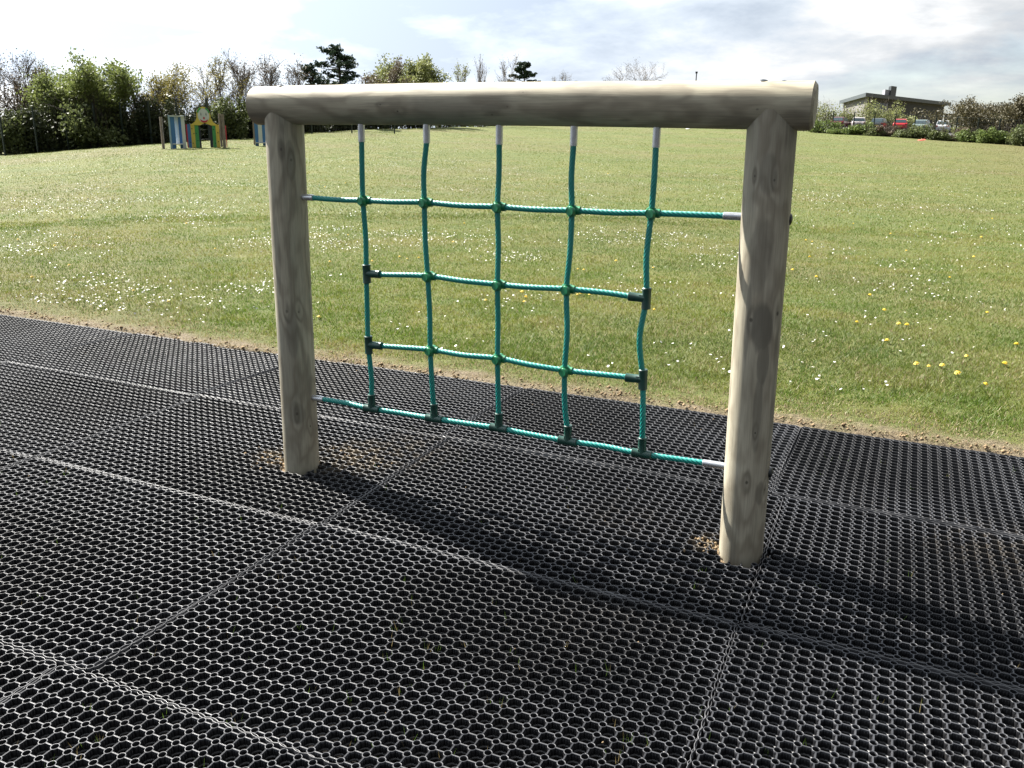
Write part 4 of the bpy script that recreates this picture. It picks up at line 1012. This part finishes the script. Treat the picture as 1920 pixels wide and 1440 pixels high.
def bq(mb, u0, u1, v0, v1, z0, z1):
    P = [c0+ex*u+ey*v for u, v in ((u0, v0), (u1, v0), (u1, v1), (u0, v1))]; vs = [(p.x-c0.x, p.y-c0.y, z-zg) for z in (z0, z1) for p in P]
    mb.add(vs, [(3, 2, 1, 0), (4, 5, 6, 7), (0, 1, 5, 4), (1, 2, 6, 5), (2, 3, 7, 6), (3, 0, 4, 7)])
def bpart(name, mat, *a):
    mb = MB(); bq(mb, *a); o = mb.build(name, mat, bl); return o
bpart('wall', M_WALL, 1.5, LX-2.5, 1.5, LY-1, zg-1, zr-.45)
bpart('cladding', M_DKCLAD, 10.3, LX-2.4, 1.38, 1.498, zr-4.4, zr-.95)
bpart('lower_wall', M_BRK, 1.45, LX-2.4, 1.30, 1.37, zg-1, zr-3.6)
rf = bpart('roof', M_ROOF, .15, LX-.15, .15, LY-.15, zr-.44, zr-.02)
bpart('fascia', M_FASC, 0, LX, 0, .14, zr-.55, zr+.02); bpart('fascia', M_FASC, 0, .14, .15, LY, zr-.55, zr+.02)
u = 4.0
for k in range(5): bpart('window', mg, u+k*1.25, u+k*1.25+1.05, 1.44, 1.497, zr-2.9, zr-1.2)
ch = c0+ex*12; mb = MB(); d_ch = 1.6
u_b = 11.2
bpart('chimney', M_CAP, u_b, u_b+2.4, 3, 5.2, zr-.01, zr+1.75); bpart('vent_housing', M_GREYB, u_b-2.2, u_b-.02, 3.4, 5.6, zr-.01, zr+1.1)
x, y = polar(1776, 150)
an = empty('dark_shed', (x, y, tz(x, y)), -azim(1776), 'small black flat-topped shed right of the building', 'shed')
mb = MB(); zt = z_of(1776, 215, 150)-tz(x, y); mb.box((0, 0, zt/2), (1.9, 2.2, zt)); mb.build('wall', M_DKCLAD, an)
mb = MB(); mb.box((0, 0, zt+.06), (2.1, 2.4, .12)); mb.build('roof', M_CAP, an); mb = MB(); mb.box((-.3, -1.13, 1.0), (.8, .05, 1.9)); mb.build('door', M_GREYB, an)

# ------------------------------------------------------------------ cars
M_TYRE = simple('tyre', (.02, .02, .02), .8, .1, 20); M_RIM = simple('alloy', (.5, .5, .52), .3, .05, 20, metal=.7); M_LAMP = simple('head_lamp', (.7, .7, .72), .2, .02, 20); M_TAIL = simple('tail_lamp', (.4, .02, .02), .3, .05, 20)
def paint(n, c): return simple(n, c, .25, .03, 2)
def make_car(label, pm):
    root = empty('parked_car', (0, 0, 0), 0, label, 'car', 'cars parked behind the shrubs')
    W = .86
    body = [(-2.05, .32), (-2.1, .62), (-2.0, .88), (-1.9, .95), (1.0, .96), (1.85, .84), (2.05, .66), (2.08, .34), (1.75, .24), (-1.75, .24)]
    mb = MB(); n = len(body)
    for (yy, k) in ((-W, .97), (-W*.93, 1.0), (W*.93, 1.0), (W, .97)):
        mb.v += [(x*k, yy, z if z < .5 else .5+(z-.5)*k) for x, z in body]
    for q in range(3):
        for i in range(n): mb.f.append((q*n+i, q*n+(i+1) % n, (q+1)*n+(i+1) % n, (q+1)*n+i)); mb.m.append(0)
    mb.f += [tuple(range(n-1, -1, -1)), tuple(3*n+i for i in range(n))]; mb.m += [0, 0]
    mb.build('body', pm, root, True, 35)
    cab = [(-1.85, .94), (-1.55, 1.42), (-1.2, 1.48), (.1, 1.47), (.35, 1.42), (1.05, .95)]
    mb = MB(); m_ = len(cab); vs = [(x, -W*.93+(z-.94)*.30, z) for x, z in cab]+[(x, W*.93-(z-.94)*.30, z) for x, z in cab]
    mb.add(vs, [tuple(range(m_)), tuple(range(2*m_-1, m_-1, -1))]+[(i, i+m_, (i+1) % m_+m_, (i+1) % m_) for i in range(m_)]); mb.build('cabin', pm, root, True, 30)
    for s in (-1, 1):
        for (xa, xb, xc, xd) in ((-1.60, -.62, -.62, -1.38), (-.52, .80, .28, -.52)):
            mb = MB(); z0, z1 = .98, 1.38
            P = [(xa, z0), (xb, z0), (xc, z1), (xd, z1)]
            vs = [(x, s*(W*.93-(z-.94)*.30+.008), z) for x, z in P]+[(x, s*(W*.93-(z-.94)*.30-.01), z) for x, z in P]
            mb.add(vs, [(0, 1, 2, 3), (7, 6, 5, 4), (0, 4, 5, 1), (1, 5, 6, 2), (2, 6, 7, 3), (3, 7, 4, 0)]); mb.build('side_window', mg, root)
    for (xa, za, xb, zb, nm) in ((.98, 1.0, .42, 1.38, 'windscreen'), (-1.84, 1.0, -1.60, 1.38, 'rear_window')):
        mb = MB(); s_ = 1 if xa > 0 else -1
        vs = [(xa+.03*s_, -.68, za), (xa+.03*s_, .68, za), (xb+.03*s_, .58, zb), (xb+.03*s_, -.58, zb)]; vs += [(v[0]-.03*s_, v[1], v[2]-.02) for v in vs]
        mb.add(vs, [(0, 1, 2, 3), (7, 6, 5, 4), (0, 4, 5, 1), (1, 5, 6, 2), (2, 6, 7, 3), (3, 7, 4, 0)]); mb.build(nm, mg, root)
    for x_ in (-1.3, 1.3):
        for s in (-1, 1):
            wh = empty('wheel', (x_, s*.78, .31)); wh.parent = root
            mb = MB(); mb.tube([(0, -.1, 0), (0, -.08, 0), (0, .08, 0), (0, .1, 0)], [.28, .31, .31, .28], 18); mb.build('tyre', M_TYRE, wh, True, 40)
            mb = MB(); mb.tube([(0, s*.085, 0), (0, s*.105, 0)], [.19, .17], 14); mb.build('rim', M_RIM, wh, True, 40)
    for s in (-1, 1):
        mb = MB(); mb.box((1.97, s*.62, .68), (.14, .34, .14)); mb.build('headlight', M_LAMP, root)
        mb = MB(); mb.box((-2.02, s*.68, .78), (.12, .24, .20)); mb.build('tail_light', M_TAIL, root)
        mb = MB(); mb.box((.72, s*.94, 1.0), (.12, .18, .12)); mb.build('mirror', M_CAP, root)
    mb = MB(); mb.box((-2.09, 0, .56), (.03, .5, .11)); mb.build('number_plate', simple('plate_yellow', (.6, .5, .1), .5, .02), root)
    return root
cars = [(1572, 214, 'maroon car with dark windows, leftmost in the car park', (.10, .012, .016), R(76)), (1644, 223, 'dark car with a pale rear edge, left of the red car', (.03, .04, .045), R(80)), (1683, 224, 'red car parked tail out in the middle', (.55, .02, .03), R(90)),
        (1725, 228, 'grey-green car half hidden right of the red car', (.20, .26, .25), R(80)), (1763, 229, 'white hatchback in front of the black shed', (.65, .66, .68), R(88)), (1800, 232, 'silver car behind the low brown shrub', (.5, .52, .54), R(84)), (1842, 235, 'dark blue car near the big twiggy bush', (.03, .05, .12), R(-95)),
        (1882, 238, 'white car behind the bright green shrubs near the right edge', (.6, .6, .6), R(86)), (1604, 212, 'pale car almost hidden behind the willows', (.55, .5, .5), R(94))]
proto = None
for i, (px, top, lab, col_, hd) in enumerate(cars):
    pm = paint('car_paint_%d' % i, col_); D = 128
    if proto is None: proto = make_car(lab, pm); o = proto
    else:
        o = copy_tree(proto); o['label'] = lab
        for ch_ in o.children:
            if ch_.name.startswith(('body', 'cabin')): ch_.material_slots[0].link = 'OBJECT'; ch_.material_slots[0].material = pm
    x, y = polar(px, D); z = tz(x, y)+.04
    o.location = (x, y, z); o.rotation_euler = (0, 0, hd-azim(px))
# tarmac of the car park
mb = MB(); q_ = [polar(1460, 119), polar(1990, 114), polar(1990, 146), polar(1460, 148)]
NXP = 24; NYP = 6; vs = []
for j in range(NYP+1):
    for i in range(NXP+1):
        a = np.array(q_[0])*(1-i/NXP)+np.array(q_[1])*i/NXP; b = np.array(q_[3])*(1-i/NXP)+np.array(q_[2])*i/NXP; p = a*(1-j/NYP)+b*j/NYP
        vs.append((p[0], p[1], tz(*p)+.05))
mb.add(vs, [(j*(NXP+1)+i, j*(NXP+1)+i+1, (j+1)*(NXP+1)+i+1, (j+1)*(NXP+1)+i) for j in range(NYP) for i in range(NXP)])
tag(mb.build('car_park', simple('tarmac', (.055, .055, .055), .85, .2, 6)), kind='structure')
x, y = polar(1297, 106); zt = z_of(1297, 137, 106)-tz(x, y); mb = MB(); mb.tube([(0, 0, 0), (0, 0, zt)], [.07, .06], 8)
pr = empty('lamp_post', (x, y, tz(x, y)), 0, 'thin dark post just showing over the beam near the right post', 'post'); mb.build('pole', M_FENCE, pr)
mb = MB(); mb.box((0, 0, zt+.06), (.22, .22, .2)); mb.build('lamp_head', M_CAP, pr)
# litter
for (px, py, c_, lab, sx_) in ((1727, 262, (.6, .12, .06), 'small red scrap of litter on the grass below the shrubs', .8), (1289, 253, (.7, .7, .7), 'small white scrap of litter on the far grass', .6)):
    x, y = polar(px, 88); z = tz(x, y)+.02; mb = MB(); s = sx_
    mb.add([(-.4*s, -.1, 0), (.1*s, -.14, .02), (.45*s, -.05, .06), (.3*s, .12, .16), (-.1*s, .1, .12), (-.42*s, .08, .05), (0, 0, .14), (0, 0, -.02)], [(0, 1, 6), (1, 2, 6), (2, 3, 6), (3, 4, 6), (4, 5, 6), (5, 0, 6), (1, 0, 7), (2, 1, 7), (3, 2, 7), (4, 3, 7), (5, 4, 7), (0, 5, 7)])
    o = mb.build('litter', simple('litter_%d' % px, c_, .6, .1), None, loc=(x, y, z)); tag(o, lab, 'litter')

# ------------------------------------------------------------------ playhouse with clown panel (38 m away)
M_Y = simple('yellow_board', (.78, .60, .10), .45, .04, 2); M_G = simple('green_board', (.06, .36, .10), .45, .05, 2); M_B = simple('blue_board', (.05, .19, .46), .45, .05, 2); M_W = simple('white_board', (.68, .72, .72), .45, .04, 2)
M_R = simple('red_board', (.55, .03, .06), .45, .05, 2); M_LB = simple('pale_blue_board', (.35, .50, .62), .45, .05, 2); M_BK = simple('navy_board', (.012, .016, .035), .5, .1, 2); M_OLD = simple('weathered_post', (.27, .22, .18), .8, .2, 6)
D_PH = 38.0; S = D_PH/F_PX
def house_root(px0, label):
    x, y = polar(px0, D_PH); return empty('playhouse', (x, y, tz(x, y)), -azim(px0), label, 'playhouse')
ph = house_root(384, 'colourful playhouse with a clown face panel over its doorway'); GY_ = 270.5
P_ = lambda px, py: ((px-384)*S, (GY_-py)*S)
def board(root, name, mat, pts, y0=0., th=.03, par=None, lab=None, f=P_):
    mb = MB(); mb.prism([f(*p) for p in pts], y0, y0+th); o = mb.build(name, mat, par or root)
    if lab: o['label'] = lab
    return o
rect = lambda a, b, c, d: [(a, d), (b, d), (b, c), (a, c)]
zb_ = 271
for (a, b, top, mt, nm, lb) in ((362, 368.2, 233, M_Y, 'side_board', 'yellow'), (368.3, 374.4, 233, M_G, 'side_board', 'green'), (374.5, 377.5, 234.5, M_BK, 'door_jamb', 'dark'),
                                (391.5, 396.2, 234.5, M_BK, 'door_jamb', 'dark'), (396.3, 401.8, 233, M_G, 'side_board', 'green'), (401.9, 407.5, 233, M_Y, 'side_board', 'yellow'),
                                (354.5, 356.6, 233, M_R, 'side_board', 'red'), (356.7, 361.9, 233, M_B, 'side_board', 'blue'), (417.6, 419.0, 234, M_R, 'side_board', 'red')):
    board(ph, nm, mt, rect(a, b, top, zb_), .0, .035, None, lb+' upright board')
arch = [(361, 234), (366, 231.5), (370, 228), (373, 222), (373.2, 214), (375, 209), (379, 205.5), (384, 204), (389, 205.5), (393, 209), (395, 214), (395.5, 222), (399, 229), (404, 232.5), (408.5, 234), (395, 234.3), (391.5, 232.8), (385, 230.5), (380.5, 232.8), (377.5, 234.3)]
hd_ = board(ph, 'head_board', M_Y, arch[::-1], -.04, .035)
def ell(cx__, cy__, rx, ry, n=24, a0=0, a1=360): return [(cx__+rx*math.cos(R(a0+(a1-a0)*k/n)), cy__+ry*math.sin(R(a0+(a1-a0)*k/n))) for k in range(n+(0 if a1-a0 == 360 else 1))]
board(ph, 'face', M_W, ell(384.2, 218.6, 9.2, 11.6), -.052, .012, hd_)
board(ph, 'nose', M_R, ell(384.6, 222.6, 1.5, 2.1, 12), -.060, .012, hd_)
mouth = ell(384.6, 224.4, 6.2, 5.6, 12, 5, 175)+ell(384.6, 224.4, 5.0, 2.4, 12, 175, 5)
board(ph, 'mouth', M_R, mouth, -.058, .010, hd_)
for xx in (380.3, 388.4): board(ph, 'eye', M_BK, [(xx-.7, 216.5), (xx, 213), (xx+.7, 216.5), (xx, 219.8)], -.058, .01, hd_)
for s_ in (-1, 1):
    a_ = ell(384.2, 218, 10.9, 13.6, 8, 270+s_*22, 270+s_*72)+ell(384.2, 218, 8.6, 10.8, 8, 270+s_*72, 270+s_*22)
    board(ph, 'hair', M_G, a_, -.060, .010, hd_)
for (a, b, top, bot, mt) in ((314.6, 319.2, 222, 273.5, M_OLD), (407.7, 411.4, 214.5, 269, M_OLD), (411.8, 416.8, 215.5, 271.5, M_OLD)):
    mb = MB(); c_ = P_((a+b)/2, bot); mb.tube([(c_[0], -.15, c_[1]), (c_[0], -.15, P_(0, top)[1])], [(b-a)/2*S]*2, 10); mb.build('round_post', mt, ph, True, 40)
for (a, b, top, bot, mt, y_, lb) in ((328.2, 331.0, 219, 273.8, M_LB, -.35, 'pale blue'), (331.1, 337.4, 220, 273, M_B, -.34, 'blue'), (337.5, 343.2, 222, 266, M_W, -.1, 'white'), (343.3, 347.8, 222, 272, M_B, -.08, 'blue'), (347.9, 353.5, 219, 274, M_W, -.35, 'white')):
    board(ph, 'side_board', mt, rect(a, b, top, bot), y_, .035, None, lb+' upright board')
board(ph, 'shelf', M_W, rect(331, 353, 219.6, 221.4), -.40, .34); board(ph, 'shelf', M_W, rect(332, 350, 264.2, 265.8), -.38, .32)
mb = MB()
for xx, yy in ((364, 263.5), (364, 240), (366.5, 248), (372, 259), (370, 247.5), (398, 240.5), (400, 263), (405, 246), (405, 260.5), (360.5, 262)):
    c_ = P_(xx, yy); mb.tube([(c_[0], -.012, c_[1]), (c_[0], .002, c_[1])], [.022, .022], 8)
o = mb.build('bolt', M_BK, ph); 
# second small panel right of it
x, y = polar(484, 39); ph2 = empty('play_panel', (x, y, tz(x, y)), -azim(484), 'blue and white play panel behind the left post top', 'play panel')
P2 = lambda px, py: ((px-484)*39/F_PX, (268.5-py)*39/F_PX)
for (a, b, top, bot, mt, lb) in ((475.6, 478.4, 222, 267, M_OLD, 'weathered'), (478.6, 484.2, 224, 269, M_B, 'blue'), (484.3, 490.8, 224, 264, M_W, 'white'), (490.9, 496, 224, 268, M_B, 'blue')):
    board(ph2, 'upright_board', mt, rect(a, b, top, bot), 0, .04, None, lb+' upright board', P2)
board(ph2, 'shelf', M_W, rect(479, 495, 262.5, 264), -.1, .09, None, None, P2)
x, y = polar(567.5, 42); tp = z_of(567, 230, 42)-tz(x, y); mb = MB(); mb.tube([(0, 0, 0), (0, 0, max(tp, 1.0))], [.055, .05], 10)
tag(mb.build('timber_post', M_OLD, None, True, 40, loc=(x, y, tz(x, y))), 'short weathered timber post just right of the left post top', 'post')
